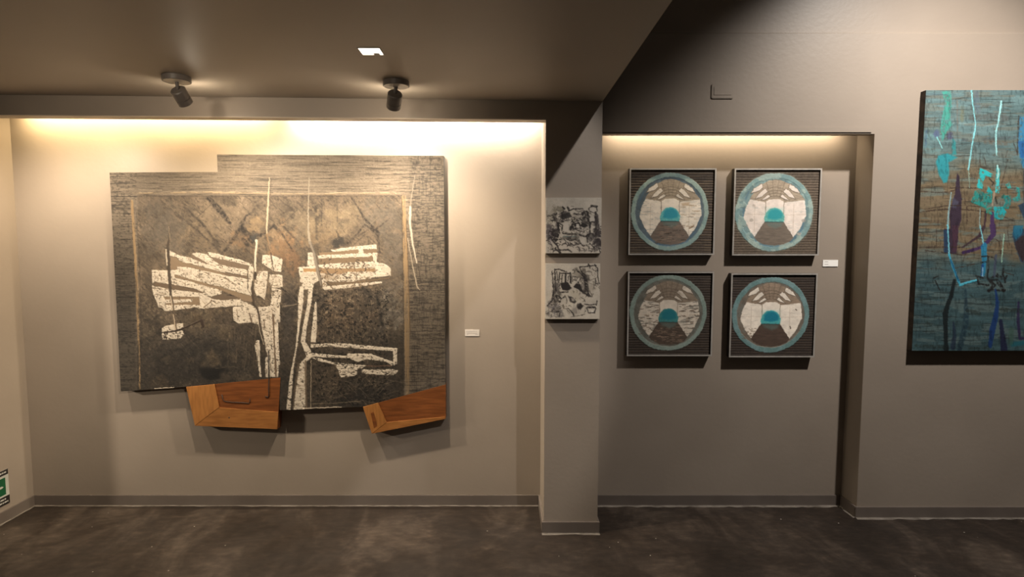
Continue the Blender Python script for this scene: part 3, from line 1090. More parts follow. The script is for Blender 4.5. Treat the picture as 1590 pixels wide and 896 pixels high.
    white(Cc((1180, 345), (1340, 367), (1398, 420), (1405, 520), (1190, 540), (1000, 540), (1000, 480), (1180, 470)))
    slot(Cc((400, 420), (700, 420), (1185, 420), (1185, 462), (950, 468), (800, 470), (700, 500), (430, 490)), (122, 100, 76))
    p.fill(Cc((420, 480), (700, 490), (690, 560), (520, 600), (450, 560)), (108, 92, 74), .55, 1.5, mask=mask_r)
    slot(Cc((410, 282), (900, 268), (1100, 262), (1145, 238), (1162, 318), (800, 340), (410, 362)), (104, 88, 70))
    slot(Cc((600, 192), (945, 158), (952, 205), (700, 218), (420, 238), (400, 200)), (112, 94, 74))
    slot(Cc((1030, 162), (1207, 155), (1205, 202), (1040, 210)), (104, 88, 70))
    white(Cc((255, 200), (332, 200), (372, 402), (240, 405), (250, 270)))
    white(Cc((112, 410), (180, 395), (375, 400), (385, 428), (188, 425), (188, 466), (380, 466), (412, 590), (340, 628), (320, 720), (300, 900),
             (245, 900), (258, 712), (195, 712), (186, 900), (118, 900), (140, 690), (190, 620), (140, 606), (130, 480)))
    slot(Cc((188, 426), (380, 422), (385, 466), (188, 466)), (142, 112, 78))
    white(Cc((440, 570), (482, 560), (530, 668), (900, 632), (1280, 603), (1280, 626), (900, 684), (480, 722), (455, 690)))
    slot(Cc((500, 612), (880, 606), (1390, 540), (1390, 560), (900, 628), (530, 664)), (92, 78, 62))
    for k in range(110):
        rnd = random.Random(500 + k)
        a0, b0 = rnd.uniform(420, 1100), rnd.uniform(280, 660)
        p.stroke(Cc((a0, b0), (a0 + rnd.uniform(-50, 50), b0 + rnd.uniform(10, 45))), rnd.uniform(0.8, 2.0), rnd.choice(((84, 70, 56), (60, 52, 45), (104, 88, 70))), .8, 0.7)
    # legs and arm of the right figure
    white(G((160, 20), (185, 40), (180, 150), (140, 450), (115, 600), (95, 880), (65, 880), (90, 650), (130, 450), (148, 250), (148, 100)))
    white(G((225, 0), (252, 0), (240, 130), (205, 330), (197, 400), (235, 465), (245, 512), (205, 545), (195, 880), (115, 880), (140, 680), (160, 560), (205, 510),
            (165, 400), (190, 250), (210, 150)))
    p.stroke(G((198, 540), (200, 700), (205, 880)), 2.6, (92, 80, 66), .9, 0.8)
    p.stroke(G((150, 560), (130, 700), (112, 880)), 2.2, (84, 72, 60), .7, 0.8)
    white(G((265, 130), (275, 130), (280, 290), (270, 410), (234, 410), (250, 250)))
    white(G((232, 425), (440, 416), (835, 452), (835, 472), (600, 456), (350, 440), (235, 447)), worn2)
    white(G((530, 432), (700, 442), (835, 454), (835, 474), (540, 452)))
    white(G((806, 458), (836, 455), (836, 560), (810, 572)))
    white(G((235, 485), (420, 500), (488, 505), (490, 488), (650, 490), (760, 530), (803, 545), (820, 548), (800, 575), (760, 545), (620, 530), (560, 548), (500, 520), (240, 512)))
    white(G((238, 515), (290, 520), (400, 550), (620, 572), (580, 600), (830, 598), (846, 605), (815, 640), (700, 636), (600, 628), (560, 600), (420, 570), (290, 540)), worn2)
    white(G((400, 560), (560, 580), (575, 620), (540, 645), (440, 655), (430, 610)), worn2)
    p.blob(*G((575, 610))[0], 4, 4, (40, 35, 31), .95, 3)
    p.stroke(G((620, 575), (720, 575), (800, 572)), 1.0, (110, 82, 66), .8, 0.8)
    p.blob(*G((440, 470))[0], 11, 4, (52, 46, 41), .85, 4)
    p.stroke(G((488, 668), (540, 655)), 1.5, (30, 27, 25), .9, 0.8)
    for k in range(26):
        rnd = random.Random(700 + k)
        a0, b0 = rnd.uniform(240, 800), rnd.uniform(430, 640)
        p.stroke(G((a0, b0), (a0 + rnd.uniform(10, 60), b0 + rnd.uniform(-6, 8))), 0.9, (70, 60, 50), .6, 0.7)
    for k in range(40):                       # brick-like cuts across the white legs
        rnd = random.Random(800 + k)
        b0 = rnd.uniform(560, 870)
        a0 = rnd.uniform(125, 190)
        p.stroke(G((a0, b0), (a0 + rnd.uniform(8, 24), b0 + rnd.uniform(-3, 3))), 0.8, (96, 82, 67), .6, 0.7)
    for k in range(90):
        rnd = random.Random(640 + k)
        a0, b0 = rnd.uniform(395, 437), rnd.uniform(410, 590)
        q = [(a0, b0), (a0 + rnd.uniform(-1, 1), b0 + rnd.uniform(2, 9))] if rnd.random() < .6 else [(a0, b0), (a0 + rnd.uniform(2, 6), b0)]
        p.stroke(q, rnd.uniform(.6, 1.2), rnd.choice(((92, 78, 63), (112, 96, 78), (70, 60, 50))), .65, 0.6)
    # small block and tool of the left figure
    white(D((238, 568), (300, 515), (450, 490), (520, 480), (605, 474), (610, 540), (450, 602), (240, 622)))
    white(D((240, 640), (460, 610), (600, 590), (625, 660), (560, 740), (250, 756)), worn2)
    # scratches
    for k in range(34):
        rnd = random.Random(900 + k)
        a0, b0 = rnd.uniform(495, 600), rnd.uniform(585, 628)
        an = rnd.choice((-0.8, 0.8, 0.2, -0.3))
        l = rnd.uniform(10, 34)
        p.stroke([(a0, b0), (a0 + l * math.cos(an), b0 + l * math.sin(an))], 0.6, (118, 105, 88), .5, 0.8)
    for k in range(26):
        rnd = random.Random(950 + k)
        a0, b0 = rnd.uniform(492, 560), rnd.uniform(480, 530)
        p.stroke([(a0, b0), (a0 + rnd.uniform(-3, 3), b0 + rnd.uniform(8, 26))], 0.6, (112, 97, 78), .5, 0.8)
    for k in range(18):
        rnd = random.Random(980 + k)
        a0, b0 = rnd.uniform(362, 400), rnd.uniform(505, 560)
        p.stroke([(a0, b0), (a0 + rnd.uniform(-2, 2), b0 + rnd.uniform(8, 26))], 0.6, (112, 97, 78), .5, 0.8)
    for k in range(14):
        rnd = random.Random(990 + k)
        an = rnd.uniform(2.2, 3.6)
        p.stroke([(464, 472), (464 + 26 * math.cos(an), 472 - 26 * math.sin(an))], 0.7, rnd.choice(((120, 108, 93), (40, 36, 33))), .5, 0.8)
    p.stroke([(483, 560), (482.5, 636)], 0.8, (190, 174, 150), .8, 0.8)
    p.stroke([(484, 627), (520, 626), (560, 623)], 0.8, (150, 134, 112), .6, 0.8)
    p.stroke([(240, 603.5), (270, 602)], 1.2, (220, 206, 186), .9, 0.8)
    p.stroke([(470, 634), (530, 632)], 1.2, (220, 206, 186), .8, 0.8)
    # painted sticks
    st = lambda pts, w, c, a=.95: p.stroke(pts, w, tuple(0.84 * q for q in c), a, 0.8, 0.0016)
    st([(418.5, 276), (417, 300), (415, 340), (414, 364)], (1.2, 2.0, 2.8, 1.8), (180, 164, 140))
    st([(421, 277), (419.5, 320), (417, 360)], 0.9, (78, 68, 58), .8)
    st([(414, 364), (418, 384), (421, 392)], (2, 1.6, 1.2), (128, 104, 78))
    st(B((520, 30), (525, 130), (508, 230), (502, 360), (507, 470)), (3.4, 3.6, 3.4, 3.2, 2.2), (208, 197, 178))
    st(B((548, 60), (540, 130), (528, 260)), 1.2, (120, 100, 80), .8)
    st(B((510, 480), (506, 560)), 3.4, (58, 49, 42))
    st(B((470, 600), (462, 700), (475, 800), (485, 896)) + E((320, 130), (345, 230)), (2.4, 4, 4, 3.4, 3, 2), (66, 56, 47))
    st(E((330, 160), (350, 330), (395, 520), (415, 600)), (2.4, 2.2, 2, 2), (64, 54, 46))
    st(E((322, 230), (346, 360), (380, 480)), 1.0, (214, 200, 178), .8)
    st([(480, 276), (478.5, 330), (479, 362), (481, 378)], (1.2, 1.6, 3, 4), (150, 140, 124))
    st([(481, 376), (487, 390), (494, 424), (499, 442)], (3.6, 4.6, 4.2, 3), (128, 118, 106))
    st([(483.5, 376), (490, 392), (497, 426), (500, 442)], 1.2, (74, 66, 58), .85)
    st([(644, 272), (641, 292), (638, 312), (637, 324)], (1.2, 1.6, 2.0, 2.6), (132, 122, 108))
    st([(637, 322), (636.5, 345), (641, 380), (647, 408)], (3.8, 3.4, 3.0, 2.0), (192, 180, 162))
    st([(641, 316), (639, 350), (644, 384)], 1.0, (92, 82, 71), .8)
    st([(633, 370), (640, 410), (648, 446), (652, 450)], (1.4, 1.6, 2.2, 1), (170, 156, 136), .85)
    st([(649, 412), (654, 438)], 1.2, (60, 52, 45), .8)
    st([(263.5, 352), (263, 370), (260.5, 384), (262, 410), (264, 440), (265.5, 458)], (1.4, 2.4, 4.6, 5, 4.4, 4), (66, 57, 48))
    st([(262, 352), (264, 372)], 1.0, (150, 132, 110), .8)
    st([(258, 388), (259.5, 412)], 2.0, (214, 200, 178), .8)
    st(D((400, 0), (425, 120), (440, 250), (465, 400), (490, 600)), (4.0, 4.0, 3.6, 3.6, 3.4), (86, 74, 62))
    st(D((390, 0), (412, 120), (430, 240)), 1.6, (206, 190, 166), .9)
    st(D((440, 320), (460, 440), (478, 600)), 1.5, (190, 172, 148), .9)
    st(D((515, 690), (520, 790)), 1.6, (60, 52, 45), .8)
    st(D((290, 632), (460, 606), (640, 545), (940, 410)), (2.2, 2.4, 2.0, 1.8), (44, 33, 27))
    st(D((930, 420), (960, 520)), (4.6, 4.2), (48, 36, 30))
    st(D((298, 640), (305, 690), (325, 735)), (2.0, 1.6, 2.4), (50, 40, 33))
    st([(417.3, 545), (418, 590)], 1.8, (42, 34, 29))
    return p.col, p.hgt


xc = (xl + xr) / 2
big = empty('shaped_painting', (xc, YB, min(b3[1], br[1])),
            'large stepped grey abstract painting with white bony shapes and two brown wooden panels', 'painting')
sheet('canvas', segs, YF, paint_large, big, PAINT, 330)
outline = [(xl, botA(xl)), b1, (xm, botB(xm)), (xm, botC(xm)), b4, (xr, botD(xr)), (xr, topB(xr)), (xs, topB(xs)),
           (xs, topA(xs)), (xl, topA(xl))]
prism('stretcher', DARKEDGE, outline[::-1], YF + 0.0005, YB - 0.0012, big)


def quad_px(pts, Y=YF):
    return [on_y(q[0], q[1], Y) for q in pts]


def wood_panel(outer, left, bottom, extra=None):
    p_ = prism('wooden_panel', WOOD_DARK, quad_px(outer), YF - 0.002, YB - 0.0012, big)
    a = prism('side_strip', WOOD_SIDE, quad_px(left), YF - 0.007, YF - 0.0021, p_, 0.0008)
    b = prism('bottom_strip', WOOD_LIGHT, quad_px(bottom), YF - 0.007, YF - 0.0021, p_, 0.0008)
    for q in (a, b):
        q['label'] = 'lighter orange-brown wooden strip'
    tag(p_, 'brown wooden panel under the canvas')
    return p_


p1 = wood_panel([(289.8, 600.7), (303.5, 660.5), (431, 666), (435.6, 586.2)],
                [(289.8, 600.7), (303.5, 660.5), (341, 632.2), (333.5, 596.6)],
                [(303.7, 660.7), (431, 666), (432.5, 639.5), (341.2, 632.6)])
p2 = wood_panel([(563.8, 631.7), (577.8, 673), (692, 650), (692, 597)],
                [(563.8, 631.7), (577.8, 673), (600.5, 655.2), (587, 625.2)],
                [(578, 673), (692, 650), (692, 646.8), (600.7, 655.4)])


ip = prism('inlay', WOOD_DARK, quad_px([(576, 641), (580.5, 639), (584.5, 652), (586, 661), (581, 664)]), YF - 0.0078, YF - 0.0068, p2, 0.0003)
ip['label'] = 'dark brown inlaid figure'


def wire(name, pts, r, parent, Y):
    bm = bmesh.new()
    tube(bm, [(*(on_y(q[0], q[1], Y)[:1]), Y, on_y(q[0], q[1], Y)[1]) for q in pts], r, 8)
    return bm_obj(name, bm, BLACKWIRE, parent, True)


wire('bent_wire', [(344.6, 613), (346, 620), (348.5, 623.2), (360, 624.5), (376, 625.2), (386.6, 626.4), (388, 624), (387.8, 619)],
     0.0018, p1, YF - 0.004)
wire('black_rod', [(417, 550), (417.6, 580), (417.4, 600), (417.6, 616), (415, 616.4), (411.8, 615.6)], 0.0024, big, YF - 0.0045)
kx_, kz_ = on_y(356.6, 648, YF)
bm = bmesh.new()
lathe(bm, [(0, 0), (0.004, 0), (0.003, 0.0015), (0, 0.002)],
      Matrix.Translation((kx_, YF - 0.007, kz_)) @ Matrix.Rotation(PI / 2, 4, 'X'), 12)
bm_obj('nail_head', bm, BLACKWIRE, p1)

# ================================================================== four framed round pictures
YN = YB - 0.042


def paint_round(V, box_, k):
    x0, x1, z0, z1 = box_
    u = (V[:, 0] - x0) / (x1 - x0) * 100
    v = (z1 - V[:, 2]) / (z1 - z0) * 100
    p = Paint(u, v, 0.6, 0.5)
    rnd = random.Random(40 + k)
    g = (fbm(u * 0.05, v * 1.3, 3, 80 + k))
    grain = fbm(u * 0.8, v * 0.8, 3, 90 + k)
    hz = fbm(u * 0.12, v * 1.1, 3, 85 + k)
    groove = 0.5 + 0.5 * np.sin(v * 2 * PI / 3.1 + 0.6 * (hz - .5))
    ground = [(66, 57, 49), (84, 73, 62), (52, 44, 38), (50, 42, 37)][k]
    streak = [(124, 106, 84), (116, 101, 82), (80, 68, 56), (82, 68, 55)][k]
    gm = groove ** 4 * sstep(0.35, 0.6, g)
    if k == 1:
        gm = gm * 0.5
    p.col = np.array(ground, float)[None, :] * (0.75 + 0.5 * grain)[:, None]
    p.col = p.col * (1 - gm[:, None] * 0.75) + np.array(streak, float)[None, :] * gm[:, None] * 0.75
    p.hgt += groove * 0.0012
    cx, cy = [(47.5, 50), (47.5, 50.5), (47.8, 48.8), (47.5, 49.5)][k]
    r = np.hypot(p.rx - cx, (p.ry - cy)) + (fbm(u * 0.09, v * 0.09, 2, 97 + k) - .5) * 1.6

    def disc(rad, color, alpha=1.0, soft=0.8, h=0.0, mask=None, rr=None):
        q = r if rr is None else rr
        a = np.clip(0.5 + (rad - q) / soft, 0, 1) * alpha
        if mask is not None:
            a = a * mask
        p.put(np.arange(len(u)), a, color, h)
    ring = [(146, 166, 158), (152, 170, 162), (128, 142, 134), (108, 136, 137)][k]
    ring2 = [(128, 152, 148), (116, 144, 144), (116, 132, 124), (96, 126, 125)][k]
    inner = [(80, 92, 100), (104, 127, 128), (92, 90, 82), (106, 95, 84)][k]
    nz = fbm(u * 0.10, v * 0.10, 4, 110 + k)
    rc = np.array(ring)[None, :] * (1 - sstep(.4, .6, nz))[:, None] + np.array(ring2)[None, :] * sstep(.4, .6, nz)[:, None]
    rc = rc * (0.9 + 0.2 * grain)[:, None]
    if k == 1:
        disc(48.6, (120, 120, 106), .5, 3.0)
    disc(47.2, rc, 1.0, 0.8, 0.002)
    ic = np.array(inner)[None, :] * (0.8 + 0.5 * fbm(u * 0.15, v * 0.15, 3, 120 + k))[:, None]
    disc([42.0, 42.0, 42.0, 41.2][k], ic, .95, 1.6 + (k == 1), 0.001, (0.45 if k == 1 else 0.8) + (0.55 if k == 1 else 0.2) * sstep(.35, .5, nz + .12 * (k != 1)))
    if k in (0, 1):
        for pts in ([(60, 13), (75, 22), (82, 33)], [(78, 75), (68, 86), (50, 92)], [(84, 60), (82, 70), (74, 81)],
                    [(16, 25), (10, 40), (10, 62)], [(20, 80), (32, 89), (48, 92)]):
            p.stroke([(a + rnd.uniform(-1, 1), b) for a, b in pts], (1.2, 2.6, 1.2), (76, 108, 130), .6, 1.5,
                     mask=sstep(.35, .55, nz))
    sx = cx - 47.5
    sy = cy - 50

    def S(*q):
        return [(a + sx, b + sy) for a, b in q]
    white = [(232, 221, 204), (230, 217, 206), (206, 194, 178), (234, 223, 208)][k]
    tn = np.array(white)[None, :] * (0.88 + 0.18 * fbm(u * 0.2, v * 0.25, 3, 130 + k))[:, None]
    fl = fbm(u * 0.12, v * 0.9, 4, 140 + k)
    wear = 1 - [0.28, 0.18, 0.7, 0.16][k] * sstep([.62, .64, .55, .66][k], [.70, .72, .66, .74][k], fl)
    tan = [(158, 144, 124), (160, 146, 128), (128, 114, 98), (142, 124, 106)][k]
    # fan of the vault
    top = S((18, 33), (23, 24), (32, 16), (40, 11.5), (48, 10), (56, 11.5), (66, 16), (76, 25), (84, 34.5), (84, 35), (59, 38), (54, 35), (47, 34),
            (40, 35), (36, 38), (18, 34))
    tc = np.array(tan)[None, :] * (0.82 + 0.32 * fbm(u * 0.3, v * 0.9, 3, 150 + k))[:, None]
    p.fill(top, tc, 1.0, 0.8, 0.0012)
    dkl = (98, 86, 72) if k < 2 else (80, 69, 58)
    for rr_ in (14, 17.5, 21, 24.5):
        pts = [(48 + sx + (rr_ + 6) * math.sin(t) * 0.85, 47 + sy - (rr_ + 3) * math.cos(t)) for t in np.linspace(-.75, .75, 9)]
        p.stroke(pts, 0.7, dkl, .7, 0.6)
    for t in (-.5, -.3, -.1, .1, .3, .5):
        p.stroke([(48 + sx + 40 * math.sin(t), 48 + sy - 38 * math.cos(t)), (48 + sx + 18 * math.sin(t), 48 + sy - 18 * math.cos(t))],
                 0.6, dkl, .6, 0.6)
    fing = [[(31.5, 15), (33, 20), (29, 23.5), (18.5, 27), (22, 21)], [(36, 20.5), (39, 25), (32, 31), (24, 33.5), (30, 25)],
            [(40, 28), (42, 31), (37, 34), (31, 35.5), (35, 31.5)]]
    for f in fing:
        for mir in (0, 1):
            q = [((96.5 - a) if mir else a, b) for a, b in f]
            q = S(*q)
            p.fill(q, tn, .95, 0.7, 0.0016, wear if k != 2 else 0.4 + 0.6 * wear)
            p.stroke(q + q[:1], 0.7, dkl, .75, 0.6)
    # side walls
    L_ = S((18, 34), (37, 37.5), (37, 61), (24.5, 79.0), (16.8, 68.5), (10.6, 55), (13, 44))
    R_ = S((83.5, 35), (59, 38), (59, 61), (71.5, 80.0), (79.4, 69.5), (86, 54), (85.2, 44))
    for q in (L_, R_):
        p.fill(q, tn, 1.0, 0.8, 0.0014, wear)
    if k == 0:
        for j in range(16):
            a0, b0 = rnd.uniform(60, 78), rnd.uniform(40, 68)
            p.stroke([(a0, b0), (a0 + rnd.uniform(2, 8), b0 + rnd.uniform(-.6, .6))], .6, (150, 122, 88), .7, .7)
        p.stroke([(72, 70), (77, 67)], 1.6, (120, 92, 62), .8)
        p.fill(S((61, 39.5), (72, 38), (70, 42), (63, 43)), (176, 146, 112), .6, 2)
    if k == 2:
        for j in range(90):
            a0, b0 = rnd.choice((rnd.uniform(11, 35), rnd.uniform(61, 85))), rnd.uniform(38, 76)
            p.stroke([(a0, b0), (a0 + rnd.uniform(1, 5), b0 + rnd.uniform(-.4, .4))], .9, (92, 78, 66), .75, .6)
    if k == 3:
        for j in range(60):
            a0, b0 = rnd.uniform(12, 34), rnd.uniform(66, 80)
            p.stroke([(a0, b0), (a0 + rnd.uniform(.5, 2), b0 + rnd.uniform(-.6, .6))], .8, (110, 92, 76), .7, .6)
        p.stroke(S((72, 64), (72.6, 67)), 1.0, (60, 50, 42), .9)
        p.stroke(S((78, 43), (79, 44)), 1.0, (60, 50, 42), .9)
    if k == 1:
        for a0, b0 in ((22, 42), (20, 60), (78, 76), (84, 60), (14, 66)):
            p.blob(a0, b0, 2.5, 1.8, (160, 150, 140), .7, 3)
    for q in (((10, 52), (36, 52)), ((60, 53), (86, 52)), ((24, 40), (24, 74)), ((71, 40), (71, 76))):
        p.stroke(S(*q), 0.5, (172, 154, 134), .6, .6)
    # arch over the dome
    arch = S((37, 61), (37, 37), (41, 34.5), (48, 33.6), (55, 34.5), (59, 37), (59, 61))
    p.fill(arch, tn, 1.0, 0.7, 0.0016)
    p.stroke(S((37, 37), (37, 52)), 0.8, (120, 106, 90), .8, .6)
    p.stroke(S((59, 37), (59, 52)), 0.8, (120, 106, 90), .8, .6)
    # lower trapezoid, ending on the ring
    dk = [(110, 98, 88), (112, 101, 90), (78, 66, 56), (78, 63, 54)][k]
    dc = np.array(dk)[None, :] * (0.84 + 0.3 * fbm(u * 0.15, v * 0.6, 3, 160 + k))[:, None]
    p.fill(S((36.5, 61), (59.5, 61), (72, 80.5), (68, 85), (60, 88.5), (48, 90), (36, 88.5), (28, 84), (24.2, 79.8)), dc, 1.0, 0.8, 0.001)
    if k in (0, 2):
        for j in range(70):
            a0, b0 = rnd.uniform(30, 64), rnd.uniform(66, 88)
            if abs(a0 - 48) < 11 + (b0 - 61) * .6:
                p.stroke([(a0, b0), (a0 + rnd.uniform(1.5, 6), b0 + rnd.uniform(-.5, .5))], .8,
                         rnd.choice(((150, 128, 110), (60, 50, 43), (132, 108, 92))), .65, .6)
    # dome
    teal = [(96, 172, 172), (98, 168, 160), (56, 118, 118), (72, 158, 160)][k]
    core = [(40, 138, 158), (42, 146, 154), (24, 104, 116), (14, 112, 136)][k]
    dome = S((36, 59), (36, 55), (38, 49.5), (42, 45.5), (48, 44), (54, 45.5), (58, 49.5), (60, 55), (60, 59), (59, 61.5), (37, 61.5))
    tcol = np.array(teal)[None, :] * (0.85 + 0.3 * grain)[:, None]
    if k in (1, 3):
        p.fill(S((37, 44), (59, 44), (60, 60), (36, 60)), (150, 196, 188), .35, 4)
    p.fill(dome, tcol, 1.0, 0.9, 0.0018)
    p.fill(S((40, 57), (40, 51), (44, 46.5), (49, 45.5), (55, 47.5), (57.5, 52), (57, 56.5), (49, 58.5)), core, .92, 2.4)
    p.stroke(S((37, 61.3), (59, 61.3)), 0.9, (58, 84, 84), .8, .7)
    p.fill(S((38, 62), (58, 62), (57, 66), (50, 69), (41, 66)), (92, 118, 114), .5, 3)
    return p.col, p.hgt


frames = [((978.5, 1113, 261, 396), 'square framed round picture, upper left of four, beside the pillar',
           ((978.2, 260.7), (1113.4, 261.8), (1108.5, 395.9), (975.2, 395.9))),
          (None, 'square framed round picture, upper right of four, beside the white card',
           ((1141.3, 261), (1277.6, 261.8), (1270.3, 397), (1136.4, 396.5))),
          (None, 'square framed round picture with weathered streaky walls, lower left of four',
           ((975.6, 421), (1109.7, 422.8), (1104.6, 553.7), (972.9, 552.4))),
          (None, 'square framed round picture with clean cream walls, lower right of four',
           ((1136.2, 424), (1270.5, 425), (1263.9, 555.4), (1131.5, 554.4)))]
for k, (_, label, cor) in enumerate(frames):
    q = [on_y(a, b, YN) for a, b in cor]
    x0, x1 = (q[0][0] + q[3][0]) / 2, (q[1][0] + q[2][0]) / 2
    z1, z0 = (q[0][1] + q[1][1]) / 2, (q[2][1] + q[3][1]) / 2
    rt = empty('round_picture', ((x0 + x1) / 2, YB, z0), label, 'picture', 'four round pictures in silver frames')
    b = 0.0085
    for nm, a in (('frame_top', (x0, x1, z1 - b, z1)), ('frame_bottom', (x0, x1, z0, z0 + b)),
                  ('frame_left', (x0, x0 + b, z0 + b, z1 - b)), ('frame_right', (x1 - b, x1, z0 + b, z1 - b))):
        o = box('frame_rail', BLACKWOOD, a[0], a[1], YN + 0.002, YB - 0.0012, a[2], a[3], rt)
        box('silver_face', SILVER, a[0], a[1], YN, YN + 0.002, a[2], a[3], o)
    bx = (x0 + b + 0.003, x1 - b - 0.003, z0 + b + 0.003, z1 - b - 0.003)
    box('backing', BLACKWOOD, x0 + b, x1 - b, YN + 0.012, YB - 0.004, z0 + b, z1 - b, rt)
    sheet('painted_panel', [(bx[0], bx[1], lambda t, z=bx[3]: z, lambda t, z=bx[2]: z)], YN + 0.010,
          lambda V, bx=bx, k=k: paint_round(V, bx, k), rt, PAINT, 380)

# ================================================================== two small ink drawings on the pillar
YI = YP - 0.030


def ink_base(V, seed):
    x, y = to_px(V[:, 0], V[:, 1], V[:, 2])
    p = Paint(x, y, 0.7, 0.5)
    n = fbm(x * 0.07, y * 0.07, 4, seed)
    gr = fbm(x * 0.5, y * 0.5, 3, seed + 3)
    p.col = np.array((176, 168, 156.0))[None, :] * (0.86 + 0.2 * n + 0.1 * gr)[:, None]
    p.m = 0.62 + 0.38 * sstep(.36, .52, fbm(x * 0.55, y * 0.4, 3, seed + 9))
    return p


def paint_ink_a(V):
    p = ink_base(V, 200)
    Q = lambda *q: Z(840, 300, 8.96, *q)
    K = (38, 34, 33)
    G1 = (92, 87, 80)
    # half tones
    for b in ((150, 350, 90, 160, (112, 106, 92), .7), (120, 560, 60, 190, (80, 74, 76), .8), (210, 520, 50, 160, (44, 39, 40), .9),
              (770, 560, 60, 220, (62, 56, 56), .85), (800, 640, 40, 120, (60, 54, 54), .8), (300, 330, 90, 70, (60, 54, 54), .8),
              (620, 310, 60, 80, (50, 46, 44), .85), (470, 350, 70, 50, (134, 126, 112), .7), (600, 440, 70, 50, (60, 56, 52), .8),
              (390, 640, 160, 40, (84, 80, 74), .7), (520, 610, 60, 60, (60, 56, 52), .6), (260, 220, 60, 40, (110, 104, 88), .7),
              (690, 620, 60, 60, (72, 68, 66), .7), (440, 480, 60, 60, (70, 66, 62), .6)):
        p.blob(*Q((b[0], b[1]))[0], b[2] / 8.96, b[3] / 8.96, b[4], b[5], int(b[0]) % 30)
    p.fill(Q((320, 420), (385, 420), (385, 530), (325, 530)), (186, 178, 170), .95)
    p.fill(Q((670, 340), (740, 320), (750, 390), (680, 400)), (176, 170, 160), .95)
    p.fill(Q((700, 200), (760, 220), (750, 270), (700, 265)), (178, 172, 160), .9)
    p.fill(Q((540, 640), (610, 630), (620, 710), (560, 720)), (176, 168, 154), .95)
    p.fill(Q((180, 680), (330, 640), (480, 660), (640, 720), (620, 800), (300, 800), (220, 760)), (180, 170, 158), .8, 2)
    p.fill(Q((400, 470), (430, 430), (520, 400), (600, 410), (650, 460), (600, 480), (520, 450), (440, 480), (410, 530)), K, .95)
    p.fill(Q((490, 430), (525, 430), (530, 480), (495, 490)), (186, 178, 168), .95)
    p.fill(Q((320, 280), (400, 265), (430, 330), (350, 350), (300, 370), (280, 320)), K, .85, 1.5)
    p.fill(Q((560, 270), (640, 240), (670, 300), (640, 360), (590, 350)), K, .85, 1.5)
    for q, w, c in (
            (((390, 245), (450, 220), (580, 215)), 2, K), (((480, 235), (520, 260), (580, 240)), 1.4, G1), (((460, 285), (520, 300)), 2.6, K),
            (((660, 220), (700, 180), (775, 185), (780, 250), (740, 270), (670, 250), (665, 210)), 1.4, K), (((700, 175), (775, 185)), 3.4, K),
            (((650, 350), (670, 400), (740, 400)), 2.2, K), (((680, 410), (680, 560), (660, 600)), 2.6, K), (((760, 280), (770, 420), (760, 600)), 3.5, K),
            (((690, 420), (740, 450)), 1.4, G1), (((310, 560), (380, 570), (480, 570)), 2.4, K), (((320, 540), (400, 560), (460, 565)), 1.4, G1),
            (((310, 600), (480, 600)), 1.4, (96, 110, 108)), (((440, 480), (520, 520), (600, 540)), 1.8, K), (((450, 500), (540, 480), (600, 520), (650, 500)), 1.6, K),
            (((560, 470), (590, 520), (560, 560)), 2.4, (178, 170, 160)), (((610, 510), (660, 470)), 2.0, (178, 170, 160)),
            (((540, 580), (620, 600), (690, 560)), 2.6, K), (((160, 660), (220, 720), (270, 830)), 2.4, K), (((210, 790), (300, 790), (380, 785), (420, 815)), 2.4, K),
            (((200, 770), (260, 830)), 2, K), (((320, 640), (360, 680), (300, 710)), 1.6, K), (((360, 640), (420, 660), (480, 640)), 2, K),
            (((400, 690), (460, 730), (560, 690)), 1.8, K), (((530, 650), (540, 690), (590, 735), (640, 720)), 2, K), (((640, 600), (650, 680)), 2.4, K),
            (((680, 700), (740, 760), (700, 810)), 1.8, K), (((660, 770), (760, 780), (820, 740)), 1.4, G1), (((660, 800), (720, 805)), 1.4, K),
            (((250, 330), (300, 300), (320, 380)), 1.8, K), (((250, 420), (300, 440), (290, 520)), 2, K), (((270, 400), (360, 380)), 2, K),
            (((235, 420), (250, 560), (210, 660)), 3, K), (((160, 450), (180, 650)), 2.2, (60, 54, 54)), (((130, 640), (210, 650), (280, 640)), 2, K),
            (((110, 480), (140, 700)), 1.2, (140, 132, 136)), (((130, 480), (100, 640)), 1.2, (70, 66, 66)), (((220, 230), (270, 250), (330, 215)), 1.6, G1),
            (((300, 190), (330, 220)), 2.6, K), (((370, 195), (385, 230)), 3, K), (((420, 180), (450, 185)), 1.2, G1), (((90, 330), (160, 300), (260, 290)), 1.4, G1),
            (((720, 560), (780, 640), (740, 700)), 2.4, (50, 45, 46)), (((780, 300), (810, 520), (830, 740)), 3, (64, 58, 58)), (((850, 200), (850, 340)), 1.2, G1),
            (((100, 760), (140, 800)), 1.2, G1), (((110, 700), (170, 740)), 1.6, (70, 64, 66)), (((500, 780), (560, 800), (620, 790)), 1.2, G1)):
        p.stroke(Q(*q), w, c, .88, 0.9, mask=p.m)
    for k in range(210):
        r = random.Random(k)
        a, b = r.choice(((r.uniform(85, 250), r.uniform(260, 800)), (r.uniform(680, 830), r.uniform(420, 800)), (r.uniform(250, 680), r.uniform(230, 700)),
                         (r.uniform(150, 800), r.uniform(560, 820)), (r.uniform(240, 680), r.uniform(240, 420))))
        an = r.uniform(-.9, 2.2)
        l = r.uniform(18, 75)
        p.stroke(Q((a, b), (a + l * .5 * math.cos(an), b + l * .5 * math.sin(an)), (a + l * math.cos(an + .6), b + l * math.sin(an + .6))), (r.uniform(.7, 1.6), r.uniform(1, 2.6), .7),
                 r.choice((K, K, G1, (172, 165, 153), (60, 55, 54))), .72, .8)
